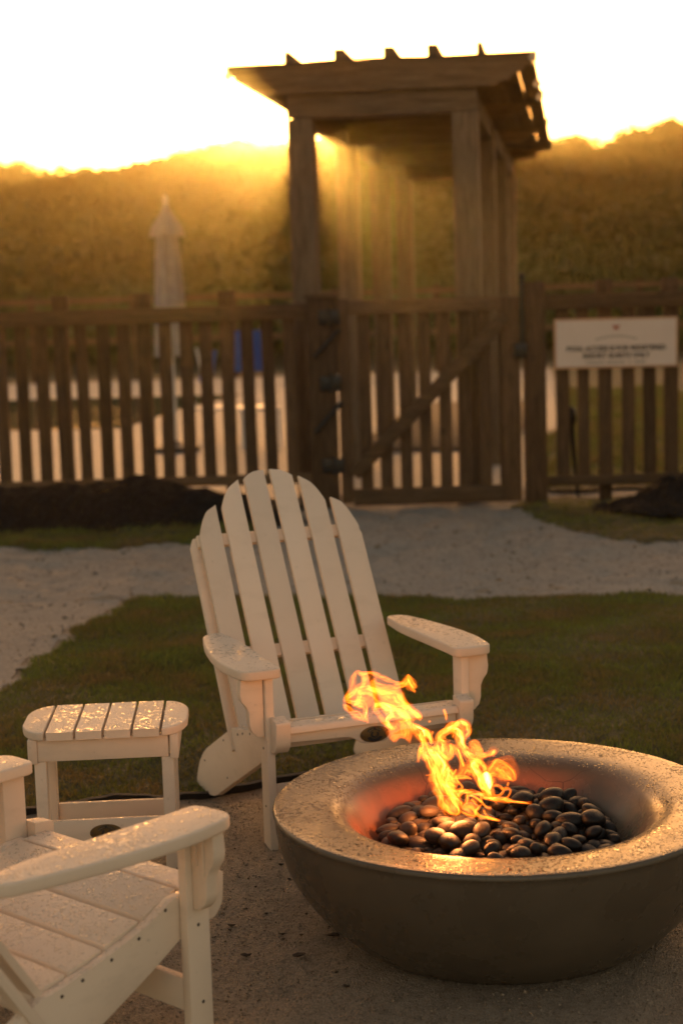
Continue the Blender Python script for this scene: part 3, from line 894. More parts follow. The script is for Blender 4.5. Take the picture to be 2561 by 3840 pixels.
def badge(parent, x, y, z, w=0.094, h=0.050, full=True):
    """oval plate in the x-z plane facing -y"""
    pts = [(x + w / 2 * math.cos(2 * PI * k / 40), z + h / 2 * math.sin(2 * PI * k / 40)) for k in range(40)]
    b = prism('badge', pts, y - 0.003, y, 'y', M['badge'], parent, 0.001)
    def arc(r0, r1, a0, a1, sx):
        o = [(x + sx * r1 * math.cos(a0 + (a1 - a0) * k / 16), z + r1 * math.sin(a0 + (a1 - a0) * k / 16)) for k in range(17)]
        i_ = [(x + sx * r0 * math.cos(a0 + (a1 - a0) * k / 16), z + r0 * math.sin(a0 + (a1 - a0) * k / 16)) for k in range(17)]
        return o + i_[::-1]
    prism('band', arc(0.0135, 0.0225, math.radians(25), math.radians(155), 1.25), y - 0.0042, y - 0.0031, 'y', M['badge_dark'], b, 0)
    prism('band', arc(0.0135, 0.0225, math.radians(205), math.radians(335), 1.25), y - 0.0042, y - 0.0031, 'y', M['badge_dark'], b, 0)
    prism('crescent', arc(0.006, 0.0115, math.radians(120), math.radians(400), 1.2), y - 0.0042, y - 0.0031, 'y', M['badge_dark'], b, 0)
    txt = 'NAGS HEAD'
    for i, ch in enumerate(txt):
        if ch == ' ': continue
        a = math.radians(148 - 116 * i / (len(txt) - 1))
        me = text_mesh(ch, 0.0088, 0.0003, 0.0001)
        o = link('lettering', me, M['badge_text'], b)
        o.location = (x + 1.25 * 0.018 * math.cos(a), y - 0.0048, z + 0.018 * math.sin(a))
        o.rotation_euler = (PI / 2, -(a - PI / 2) * 0.85, 0)
    for s_ in (-1, 1):
        lathe('screw', [(0, 0), (0.003, 0), (0.0025, 0.0015), (0, 0.002)], M['screw'], b, 10, loc=(0, 0, 0)).matrix_local = Matrix.Translation((x + s_ * w * 0.42, y - 0.003, z)) @ Matrix.Rotation(PI / 2, 4, 'X')
    return b

screw_me = None
def screw(parent, loc, normal):
    global screw_me
    if screw_me is None:
        o = lathe('screw', [(0, -0.001), (0.0042, -0.001), (0.0042, 0.0006), (0.0026, 0.0016), (0, 0.0012)], M['screw'], parent, 10); screw_me = o.data
    else:
        o = link('screw', screw_me, None, parent)
    o.matrix_local = Matrix.Translation(loc) @ Vector(normal).to_track_quat('Z', 'Y').to_matrix().to_4x4()
    return o

W, LT, LD, ZA = 0.306, 0.026, 0.066, 0.548
BK = 0.662                       # recline of the back, dy/dz
BY = 0.45 - BK * 0.30            # y = BY + BK*z on the front face of the back slats
def make_chair(name):
    c = empty(name)
    # front legs
    for s in (-1, 1):
        leg = box('front_leg', (min(s * W, s * (W + LT)), 0.0, -0.012), (max(s * W, s * (W + LT)), LD, ZA - 0.031), P, c, 0.004)
        for yy, zz in ((0.035, 0.298), (0.030, 0.12)):
            screw(leg, (s * (W + LT), yy, zz), (s, 0, 0))
        # shaped arm bracket on the outside of the leg
        pr = [(s * (W + LT + 0.001), ZA - 0.032), (s * 0.402, ZA - 0.032), (s * 0.406, 0.474), (s * 0.402, 0.452), (s * 0.388, 0.434), (s * 0.380, 0.416), (s * 0.379, 0.378), (s * 0.372, 0.355), (s * 0.356, 0.340), (s * (W + LT + 0.001), 0.337)]
        br_ = prism('arm_bracket', pr, 0.014, 0.050, 'y', P, c, 0.004)
        for k in range(2):       # fluting on the rear face
            fx = s * (0.352 + 0.020 * k)
            prism('flute', rounded([(fx - .004, .515), (fx + .004, .515), (fx + .004, .44 - .02 * k), (fx - .004, .44 - .02 * k)], .0035), 0.0505, 0.0535, 'y', P, br_, 0.001)
        # arm
        ol = [(0.280, -0.018), (0.405, -0.022), (0.426, 0.12), (0.421, 0.25), (0.396, 0.42), (0.362, 0.555), (0.325, 0.586), (0.290, 0.572), (0.274, 0.42), (0.279, 0.22), (0.283, 0.06)]
        ol = rounded([(s * x, y) for x, y in ol], [0.03, 0.045, 0.06, 0.06, 0.06, 0.03, 0.03, 0.02, 0.06, 0.06, 0.06], 6)
        prism('arm', ol, ZA - 0.030, ZA, 'z', P, c, 0.006, seg=3)
        # side rail: seat side running back and down into the rear foot
        sr = [(0.020, 0.366), (0.077, 0.366), (0.150, 0.328), (0.270, 0.294), (0.400, 0.266), (0.445, 0.262), (0.62, 0.182), (0.80, 0.098), (0.870, 0.042), (0.905, -0.010), (0.928, -0.066), (0.745, -0.050), (0.690, -0.038), (0.160, 0.214), (0.060, 0.268), (0.020, 0.290)]
        rl = prism('side_rail', rounded(sr, [.008, .02, .04, .05, .04, .02, 0, .06, .06, .04, .01, .03, .03, .04, .04, .008]), s * (W - 0.0275), s * (W - 0.0015), 'x', P, c, 0.003)
        for yy, zz in ((0.104, 0.345), (0.182, 0.306), (0.259, 0.284), (0.338, 0.266), (0.393, 0.250), (0.56, 0.19), (0.80, 0.06), (0.53, 0.07)):
            screw(rl, (s * (W - 0.0014), yy, zz), (s, 0, 0))
    # front apron with its badge bulge, end blocks and rounded front slat
    ap = []
    for k in range(41):
        x = -0.272 + 0.544 * k / 40
        ap.append((x, 0.322 - 0.006 * math.cos(x / 0.272 * PI / 2) - 0.027 * math.exp(-(x / 0.062) ** 4)))
    a_ = prism('apron', [(0.272, 0.353), (-0.272, 0.353)] + ap, -0.030, -0.008, 'y', P, c, 0.004)
    badge(a_, 0.0, -0.0302, 0.317)
    fs = rounded([(-0.046, 0.351), (0.034, 0.351), (0.038, 0.371), (-0.040, 0.374)], [.006, .004, .008, .016], 5)
    prism('seat_slat', fs, -0.274, 0.274, 'x', P, c, 0.002)
    for s in (-1, 1):
        blk = rounded([(-0.058, 0.392), (0.0, 0.400), (0.0, 0.292), (-0.026, 0.292), (-0.052, 0.318)], [.010, .004, .004, .02, .03], 5)
        prism('apron_block', blk, s * 0.2745, s * 0.320, 'x', P, c, 0.006)
    box('seat_brace', (-0.270, 0.045, 0.286), (0.270, 0.066, 0.345), P, c, 0.003)
    box('stretcher', (-W + 0.001, 0.040, 0.102), (W - 0.001, 0.062, 0.176), P, c, 0.003)
    # seat slats following the rails
    ey = [0.048, 0.148, 0.158, 0.252, 0.262, 0.352, 0.361, 0.448]
    zf = lambda y: float(np.interp(y, [0.04, 0.077, 0.15, 0.27, 0.40, 0.46], [0.367, 0.366, 0.328, 0.294, 0.266, 0.258])) 
    for k in range(4):
        y0, y1 = ey[2 * k], ey[2 * k + 1]
        z0, z1 = zf(y0), zf(y1)
        pts = rounded([(y0, z0 + 0.006), (y1, z1 + 0.006), (y1 + 0.004, z1 - 0.012), (y0 + 0.004, z0 - 0.012)], .004, 3)
        prism('seat_slat', pts, -0.2775, 0.2775, 'x', P, c, 0.002)
    # back slats: parallel, tops following an arch
    ax = [0.0, 0.05, 0.09, 0.112, 0.15, 0.19, 0.21, 0.25, 0.29]
    az = [1.040, 1.034, 1.021, 1.010, 0.988, 0.957, 0.934, 0.915, 0.880]
    tilt = math.atan(BK); cs = math.cos(tilt)
    for k in range(6):
        xc = (k - 2.5) * 0.0997 + 0.001; hw = 0.0393
        top = []
        for j in range(13):
            x = xc - hw + 2 * hw * j / 12
            z = float(np.interp(abs(x), ax, az)) / cs
            o_ = (abs(x) - (abs(xc) - hw)) / (2 * hw)          # 0 inner edge .. 1 outer edge
            if k in (0, 5): z -= 0.055 * max(0, (o_ - 0.30) / 0.70) ** 2.2
            if k in (1, 4): z -= 0.040 * max(0, (o_ - 0.35) / 0.65) ** 2.4
            if k in (2, 3): z -= 0.010 * max(0, (o_ - 0.5) / 0.5) ** 2
            top.append((x, z))
        bot = 0.225 / cs
        pts = [(xc + hw, bot), (xc - hw, bot)] + top
        # plane coordinate z' runs up the recline; front face at y = BY + BK z
        prism('back_slat', pts, 0.0, 0.019, 'y', P, c, 0.0035, Matrix.Translation((0, BY, 0)) @ Matrix.Rotation(-tilt, 4, 'X'))
    mt = Matrix.Translation((0, BY, 0)) @ Matrix.Rotation(-tilt, 4, 'X')
    for zc, w_ in ((0.832, 0.292), (0.481, 0.300)):
        box('back_rail', (-w_, 0.0195, zc / cs - 0.022), (w_, 0.043, zc / cs + 0.022), P, c, 0.003, mt)
    box('back_rail', (-0.277, 0.0195, 0.245 / cs - 0.022), (0.277, 0.043, 0.245 / cs + 0.022), P, c, 0.003, mt)
    for s in (-1, 1):
        up = [(s * 0.268, 0.215 / cs), (s * 0.312, 0.215 / cs), (s * 0.312, 0.826 / cs), (s * 0.300, 0.850 / cs), (s * 0.268, 0.850 / cs)]
        prism('back_upright', up, 0.0435, 0.066, 'y', P, c, 0.003, mt)
    return c

chair1 = make_chair('adirondack_chair')
chair1.location = (0.069, 4.959, 0.0); chair1.rotation_euler = (0, 0, 0.357)
tag(chair1, 'white slatted adirondack chair behind the fire bowl, its tall back to the fence', 'chair', 'white adirondack chairs round the fire bowl')
chair2 = copy_tree(chair1)
chair2.location = (-0.562, 3.746, -0.009); chair2.rotation_euler = (0, 0, 2.409)
tag(chair2, 'white adirondack chair cropped at the lower left corner, facing the fire bowl', 'chair', 'white adirondack chairs round the fire bowl')

# ------------------------------------------------------------------ side table
tb = tag(empty('side_table', (-0.699, 4.648, 0.0), 0.057), 'small white slatted side table wet with rain, between the two chairs', 'table')
TW, TD, TZ = 0.476, 0.325, 0.43
edges = [-0.238, -0.168, -0.160, -0.0845, -0.0765, -0.0035, 0.0045, 0.078, 0.086, 0.160, 0.168, 0.238]
def tdepth(x):
    # rounded ends of the table top
    u = min(1.0, max(0.0, (abs(x) - 0.165) / 0.073))
    return 1 - math.sqrt(max(0.0, 1 - u * u * 0.96))
for k in range(6):
    a, b = edges[2 * k], edges[2 * k + 1]
    n_ = 10 if k in (0, 5) else 1
    xs_ = [a + (b - a) * j / n_ for j in range(n_ + 1)]
    front = [(x, -0.012 + 0.13 * tdepth(x)) for x in xs_]
    back = [(x, -0.012 + TD - 0.13 * tdepth(x)) for x in xs_][::-1]
    prism('top_slat', front + back, TZ - 0.024, TZ, 'z', P, tb, 0.004, seg=3)
box('apron', (-0.188, 0.008, 0.340), (0.184, 0.028, TZ - 0.0245), P, tb, 0.002)
box('apron', (-0.188, 0.272, 0.340), (0.184, 0.292, TZ - 0.0245), P, tb, 0.002)
for s in (-1, 1):
    box('side_apron', (s * 0.1885 if s > 0 else -0.216, 0.004, 0.335), (0.212 if s > 0 else -0.1885, 0.296, TZ - 0.0245), P, tb, 0.002)
for sx in (-1, 1):
    for y0, y1 in ((0.029, 0.066), (0.234, 0.271)):
        x0, x1 = (-0.200, -0.166) if sx < 0 else (0.163, 0.197)
        box('leg', (x0, y0 - 0.018 if y0 < .1 else y0, -0.01), (x1, y1 - 0.018 if y0 < .1 else y1, 0.3395 if y0 < .1 else 0.3395), P, tb, 0.003)
st = box('stretcher', (-0.1655, 0.016, 0.085), (0.1625, 0.034, 0.160), P, tb, 0.002)
badge(st, -0.005, 0.0158, 0.121)
box('stretcher', (-0.1655, 0.250, 0.076), (0.1625, 0.268, 0.140), P, tb, 0.002)

# ------------------------------------------------------------------ fire bowl
BX, BYC, BZ, BR = 0.382, 4.169, 0.344, 0.582
def mat_bowl():
    t = NT('smooth_taupe_concrete')
    v = t.co()
    n = t.noise(v, 5, 5, 0.6)
    col = t.mix(t.rng(n, 0.3, 0.7), (0.080, 0.064, 0.045), (0.112, 0.092, 0.067))
    fine = t.noise(v, 90, 3)
    sep = t.n.new('ShaderNodeSeparateXYZ'); t.l.new(v, sep.inputs[0])
    rad = t.math('SQRT', t.math('ADD', t.math('MULTIPLY', sep.outputs[0], sep.outputs[0]), t.math('MULTIPLY', sep.outputs[1], sep.outputs[1])))
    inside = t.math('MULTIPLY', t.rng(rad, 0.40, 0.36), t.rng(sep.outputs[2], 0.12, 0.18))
    # redder inner wall, in patches, on the left and rear
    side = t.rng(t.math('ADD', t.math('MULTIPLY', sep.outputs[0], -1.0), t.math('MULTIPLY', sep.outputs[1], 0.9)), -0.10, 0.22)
    redden = t.math('MULTIPLY', t.math('MULTIPLY', inside, side), t.rng(t.noise(v, 4, 4, 0.6), 0.25, 0.6))
    col = t.mix(t.math('MULTIPLY', redden, 0.85), col, (0.42, 0.13, 0.06))
    moss = t.math('MULTIPLY', inside, t.math('MULTIPLY', t.rng(sep.outputs[0], 0.26, 0.31), t.rng(sep.outputs[1], 0.10, 0.0)))
    moss = t.math('MULTIPLY', moss, t.rng(t.noise(v, 26, 4), 0.5, 0.6))
    col = t.mix(t.math('MULTIPLY', moss, 0.7), col, (0.05, 0.07, 0.03))
    warp = t.n.new('ShaderNodeTexNoise'); t.l.new(v, warp.inputs['Vector']); warp.inputs['Scale'].default_value = 7
    wv = t.n.new('ShaderNodeVectorMath'); wv.operation = 'SCALE'; wv.inputs['Scale'].default_value = 0.12; t.l.new(warp.outputs['Color'], wv.inputs[0])
    av = t.n.new('ShaderNodeVectorMath'); av.operation = 'ADD'; t.l.new(v, av.inputs[0]); t.l.new(wv.outputs[0], av.inputs[1])
    ed = t.voro(av.outputs[0], 3.6, 'DISTANCE_TO_EDGE')
    crack = t.math('MULTIPLY', t.rng(ed.outputs['Distance'], 0.006, 0.002), t.math('MULTIPLY', t.rng(rad, 0.46, 0.42), t.rng(sep.outputs[2], 0.15, 0.2)))
    col = t.mix(t.math('MULTIPLY', crack, 0.7), col, (0.05, 0.03, 0.02))
    w = wet_mask(t, v, 100, 1.0, 0.055, 64)
    wm = t.math('MULTIPLY', w, t.rng(sep.outputs[2], 0.30, 0.325))
    col = t.mix(t.math('MULTIPLY', wm, 0.35), col, (0.10, 0.075, 0.055))
    nb = t.bump(fine, 0.0006, 0.4)
    nb = t.bump(wm, 0.0032, 1.0, nb)
    t.set(color=col, rough=t.fmix(wm, t.rng(n, 0.3, 0.7, 0.22, 0.34), 0.04), normal=nb, spec=0.5)
    return t.m
bowl = empty('fire_bowl', (BX, BYC, 0.0))
tag(bowl, 'large round taupe concrete fire bowl with a wet flat rim', 'fire bowl')
prof = []
b_ = 0.438
for k in range(25):                    # outside, from the ground up
    z = 0.0 + (BZ - 0.016) * k / 24
    r = 0.578 * math.sqrt(max(0, 1 - ((BZ - 0.012 - z) / b_) ** 2))
    prof.append((r, z))
prof = [(0.0, 0.0005), (0.30, 0.0005)] + prof
for k in range(7):                     # rolled outer lip
    a = k / 6 * PI / 2
    prof.append((0.574 + 0.008 * math.cos(a), BZ - 0.012 + 0.012 * math.sin(a)))
ins = [(0.555, .3435), (0.53, .3425), (0.50, .341), (0.47, .339), (0.445, .336), (0.425, .331), (0.408, .323), (0.394, .311), (0.380, .294), (0.365, .272), (0.349, .248), (0.333, .226), (0.315, .208), (0.29, .196), (0.24, .190), (0.12, .188), (0, .188)]
from_i = catmull(ins, 3)
prof += [tuple(p) for p in from_i]
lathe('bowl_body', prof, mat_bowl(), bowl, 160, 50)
def mat_soot():
    t = NT('sooty_burner_gravel')
    t.set(color=(0.014, 0.012, 0.010), rough=0.9, normal=t.bump(t.noise(t.co(), 80, 3), 0.01, 1.0))
    return t.m
lathe('burner_bed', [(0, .209), (0.15, .210), (0.27, .2095), (0.298, .2095), (0.30, .200)], mat_soot(), bowl, 48)

# ------------------------------------------------------------------ river stones
def photo_at_z(px, py, z): return photo_ground(px, py, z)
def mat_stone():
    t = NT('dark_river_stone')
    v = t.co(); r = t.obj_rand()
    cx = t.n.new('ShaderNodeCombineXYZ')
    for k in range(3): t.l.new(t.math('MULTIPLY', r, 31.0 + 7 * k), cx.inputs[k])
    off = t.n.new('ShaderNodeVectorMath'); off.operation = 'ADD'; t.l.new(v, off.inputs[0]); t.l.new(cx.outputs[0], off.inputs[1])
    n = t.noise(off.outputs[0], 14, 4, 0.6)
    base = t.ramp(r, [(0.0, (0.018, 0.015, 0.013)), (0.45, (0.038, 0.030, 0.025)), (0.75, (0.075, 0.055, 0.042)), (1.0, (0.12, 0.09, 0.07))])
    col = t.mix(t.rng(n, 0.35, 0.7, 0, 0.6), base, (0.025, 0.02, 0.017))
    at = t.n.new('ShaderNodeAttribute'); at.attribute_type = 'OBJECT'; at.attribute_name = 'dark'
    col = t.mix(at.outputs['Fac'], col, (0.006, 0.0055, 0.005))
    sp = t.noise(off.outputs[0], 220, 2)
    t.set(color=col, rough=t.rng(n, 0.3, 0.7, 0.22, 0.45), normal=t.bump(sp, 0.0008, 0.5), spec=0.32)
    return t.m
MS = mat_stone()
stone_meshes = []
for k in range(7):
    bm = bmesh.new()
    bmesh.ops.create_icosphere(bm, subdivisions=3, radius=1.0)
    ph = [random.uniform(0, 6.28) for _ in range(6)]
    for v in bm.verts:
        p = v.co
        d = 1 + 0.06 * math.sin(2.1 * p.x + ph[0]) + 0.06 * math.sin(2.3 * p.y + ph[1]) + 0.05 * math.sin(2.6 * p.z + 1.5 * p.x + ph[2]) + 0.03 * math.sin(4 * p.y + 3 * p.z + ph[3])
        v.co = p * d
    me = bpy.data.meshes.new('river_stone'); bm.to_mesh(me); bm.free()
    me.polygons.foreach_set('use_smooth', [True] * len(me.polygons)); me.materials.append(MS)
    stone_meshes.append(me)
NS = 300
cen = np.array([BX, BYC])
rr = rng.uniform(0.0135, 0.0255, NS) * np.where(rng.uniform(size=NS) > 0.9, 1.15, 1.0)
th = rng.uniform(0, 2 * PI, NS); ra = 0.27 * np.sqrt(rng.uniform(0, 1, NS))
pos = np.stack([BX + ra * np.cos(th), BYC + ra * np.sin(th), rng.uniform(0.22, 0.36, NS)], 1)
fixed = [  # photograph px, py, height, radius, dark, label
    (1745, 3088, 0.285, 0.035, 1.0, 'big round black stone at the front edge of the flames'),
    (2023, 2947, 0.322, 0.034, 1.0, 'flat black stone topmost at the back right of the stone pile'),
    (2050, 3012, 0.285, 0.034, 1.0, 'tall black stone below the topmost one on the right of the pile'),
    (1962, 3000, 0.288, 0.033, 1.0, 'round black stone just right of the flames'),
    (2212, 3085, 0.266, 0.035, 1.0, 'large wet black stone near the right end of the pile'),
    (1640, 3122, 0.272, 0.033, 0.0, 'large brown egg-shaped stone left of the big black one'),
    (1531, 3122, 0.272, 0.031, 0.2, 'round grey-brown stone second from the front left of the pile'),
    (1612, 2958, 0.300, 0.022, 0.0, 'pale brown stone topmost at the back left beside the flames'),
    (2175, 2995, 0.285, 0.022, 0.6, 'small blue-black stone upright at the back right end'),
]
NF_ = len(fixed)
for i, (px, py, z, r_, dk, lb) in enumerate(fixed):
    p = photo_at_z(px, py, z); pos[i] = p; rr[i] = r_ * 0.86
floor_r = np.array([0, .12, .24, .29, .315, .333, .349, .365, .38, .394]); floor_z = np.array([.212, .212, .212, .212, .214, .226, .248, .272, .294, .311])
fixp = pos[:NF_].copy()
for it in range(420):
    pos[:, 2] -= 0.0016
    d = pos[:, None] - pos[None]
    dist = np.linalg.norm(d, axis=2) + np.eye(NS)
    ov = (rr[:, None] + rr[None]) * 0.96 - dist
    np.fill_diagonal(ov, 0)
    ov = np.clip(ov, 0, None)
    pos = pos + (d / dist[..., None] * (ov * 0.35)[..., None]).sum(1)
    rad = np.hypot(pos[:, 0] - BX, pos[:, 1] - BYC)
    lim = 0.90 * np.interp(pos[:, 2], [.20, .226, .248, .272, .30, .33], [.315, .333, .349, .365, .382, .40]) - rr * 0.8
    k = rad > lim
    f = np.where(k, lim / np.maximum(rad, 1e-6), 1.0)
    pos[:, 0] = BX + (pos[:, 0] - BX) * f; pos[:, 1] = BYC + (pos[:, 1] - BYC) * f
    fz = np.interp(np.hypot(pos[:, 0] - BX, pos[:, 1] - BYC), floor_r, floor_z) + rr * 0.75 + 0.035 * np.clip((pos[:, 1] - BYC + 0.05) / 0.3, 0, 1)
    pos[:, 2] = np.maximum(pos[:, 2], fz)
    if it < 260: pos[:NF_] = fixp
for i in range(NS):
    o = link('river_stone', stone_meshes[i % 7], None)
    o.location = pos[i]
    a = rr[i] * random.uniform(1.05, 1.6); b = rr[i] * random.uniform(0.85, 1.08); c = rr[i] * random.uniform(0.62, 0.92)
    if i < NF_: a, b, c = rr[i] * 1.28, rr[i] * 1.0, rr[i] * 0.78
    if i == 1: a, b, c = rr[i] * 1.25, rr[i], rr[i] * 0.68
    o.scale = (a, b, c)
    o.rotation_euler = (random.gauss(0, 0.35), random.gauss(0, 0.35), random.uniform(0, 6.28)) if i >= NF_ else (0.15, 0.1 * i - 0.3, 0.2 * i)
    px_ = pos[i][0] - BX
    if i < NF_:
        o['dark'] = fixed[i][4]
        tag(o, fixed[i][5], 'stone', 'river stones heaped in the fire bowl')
    else:
        o['dark'] = float(np.clip(0.52 + px_ * 3.2 + random.uniform(-0.25, 0.3), 0, 0.97))  # left stones' firelit brown is put into their colour; right ones wet black
        dx, dy = pos[i][0] - BX, pos[i][1] - BYC
        tone = 'black' if o['dark'] > 0.6 else ('dark brown' if o['dark'] > 0.25 else 'brown')
        size = 'small' if rr[i] < 0.0185 else ('middling' if rr[i] < 0.023 else 'large')
        if math.hypot(dx, dy) < 0.10: where = 'in the middle of the heap under the flames'
        elif abs(dx) > abs(dy): where = 'on the left side of the heap by the glowing wall' if dx < 0 else 'on the right side of the heap by the wet wall'
        else: where = 'at the back of the heap' if dy > 0 else 'at the front of the heap near the viewer'
        tag(o, '%s %s river stone %s' % (size, tone, where), 'stone', 'river stones heaped in the fire bowl')

# ------------------------------------------------------------------ fire
FLAME_GAIN = 0.95
def mat_flame():
    t = NT('flame')
    t.n.remove(t.b)
    at = t.n.new('ShaderNodeAttribute'); at.attribute_name = 'glow'
    uv = t.n.new('ShaderNodeUVMap')
    mp = t.mapping(uv.outputs[0], (1.0, 1.1, 1))
    ns = t.noise(mp, 1.6, 3, 0.55, 1.2)
    streak = t.rng(ns, 0.32, 0.70, 0.12, 1.5)
    heat = t.math('MULTIPLY', at.outputs['Fac'], streak)
    col = t.ramp(heat, [(0.0, (1.0, 0.11, 0.003)), (0.35, (1.0, 0.20, 0.010)), (0.75, (1.0, 0.33, 0.030)), (1.0, (1.0, 0.46, 0.085))])
    em = t.n.new('ShaderNodeEmission'); t.l.new(col, em.inputs[0])
    t.l.new(t.math('MULTIPLY', heat, FLAME_GAIN), em.inputs[1])
    tr = t.n.new('ShaderNodeBsdfTransparent')
    ad = t.n.new('ShaderNodeAddShader'); t.l.new(em.outputs[0], ad.inputs[0]); t.l.new(tr.outputs[0], ad.inputs[1])
    t.l.new(ad.outputs[0], t.out.inputs[0])
    return t.m
MF = mat_flame()
FYP = 4.16
def photo_at_y(px, py, y):
    v2 = (px - 1280.5) / FPX; u2 = (1920 - py) / FPX
    cr, sr = math.cos(ROLL), math.sin(ROLL)
    v = v2 * cr + u2 * sr; u = -v2 * sr + u2 * cr
    c, s_ = math.cos(TILT), math.sin(TILT)
    d = Vector((v, c + u * s_, -s_ + u * c)); k = y / d.y
    return Vector((0, 0, CAM_H)) + d * k
def A(*p): return [(1250 + .5102 * x, 2480 + .5102 * y, w * .5102) for x, y, w in p]
def B(*p): return [(1350 + .3827 * x, 2450 + .3827 * y, w * .3827) for x, y, w in p]
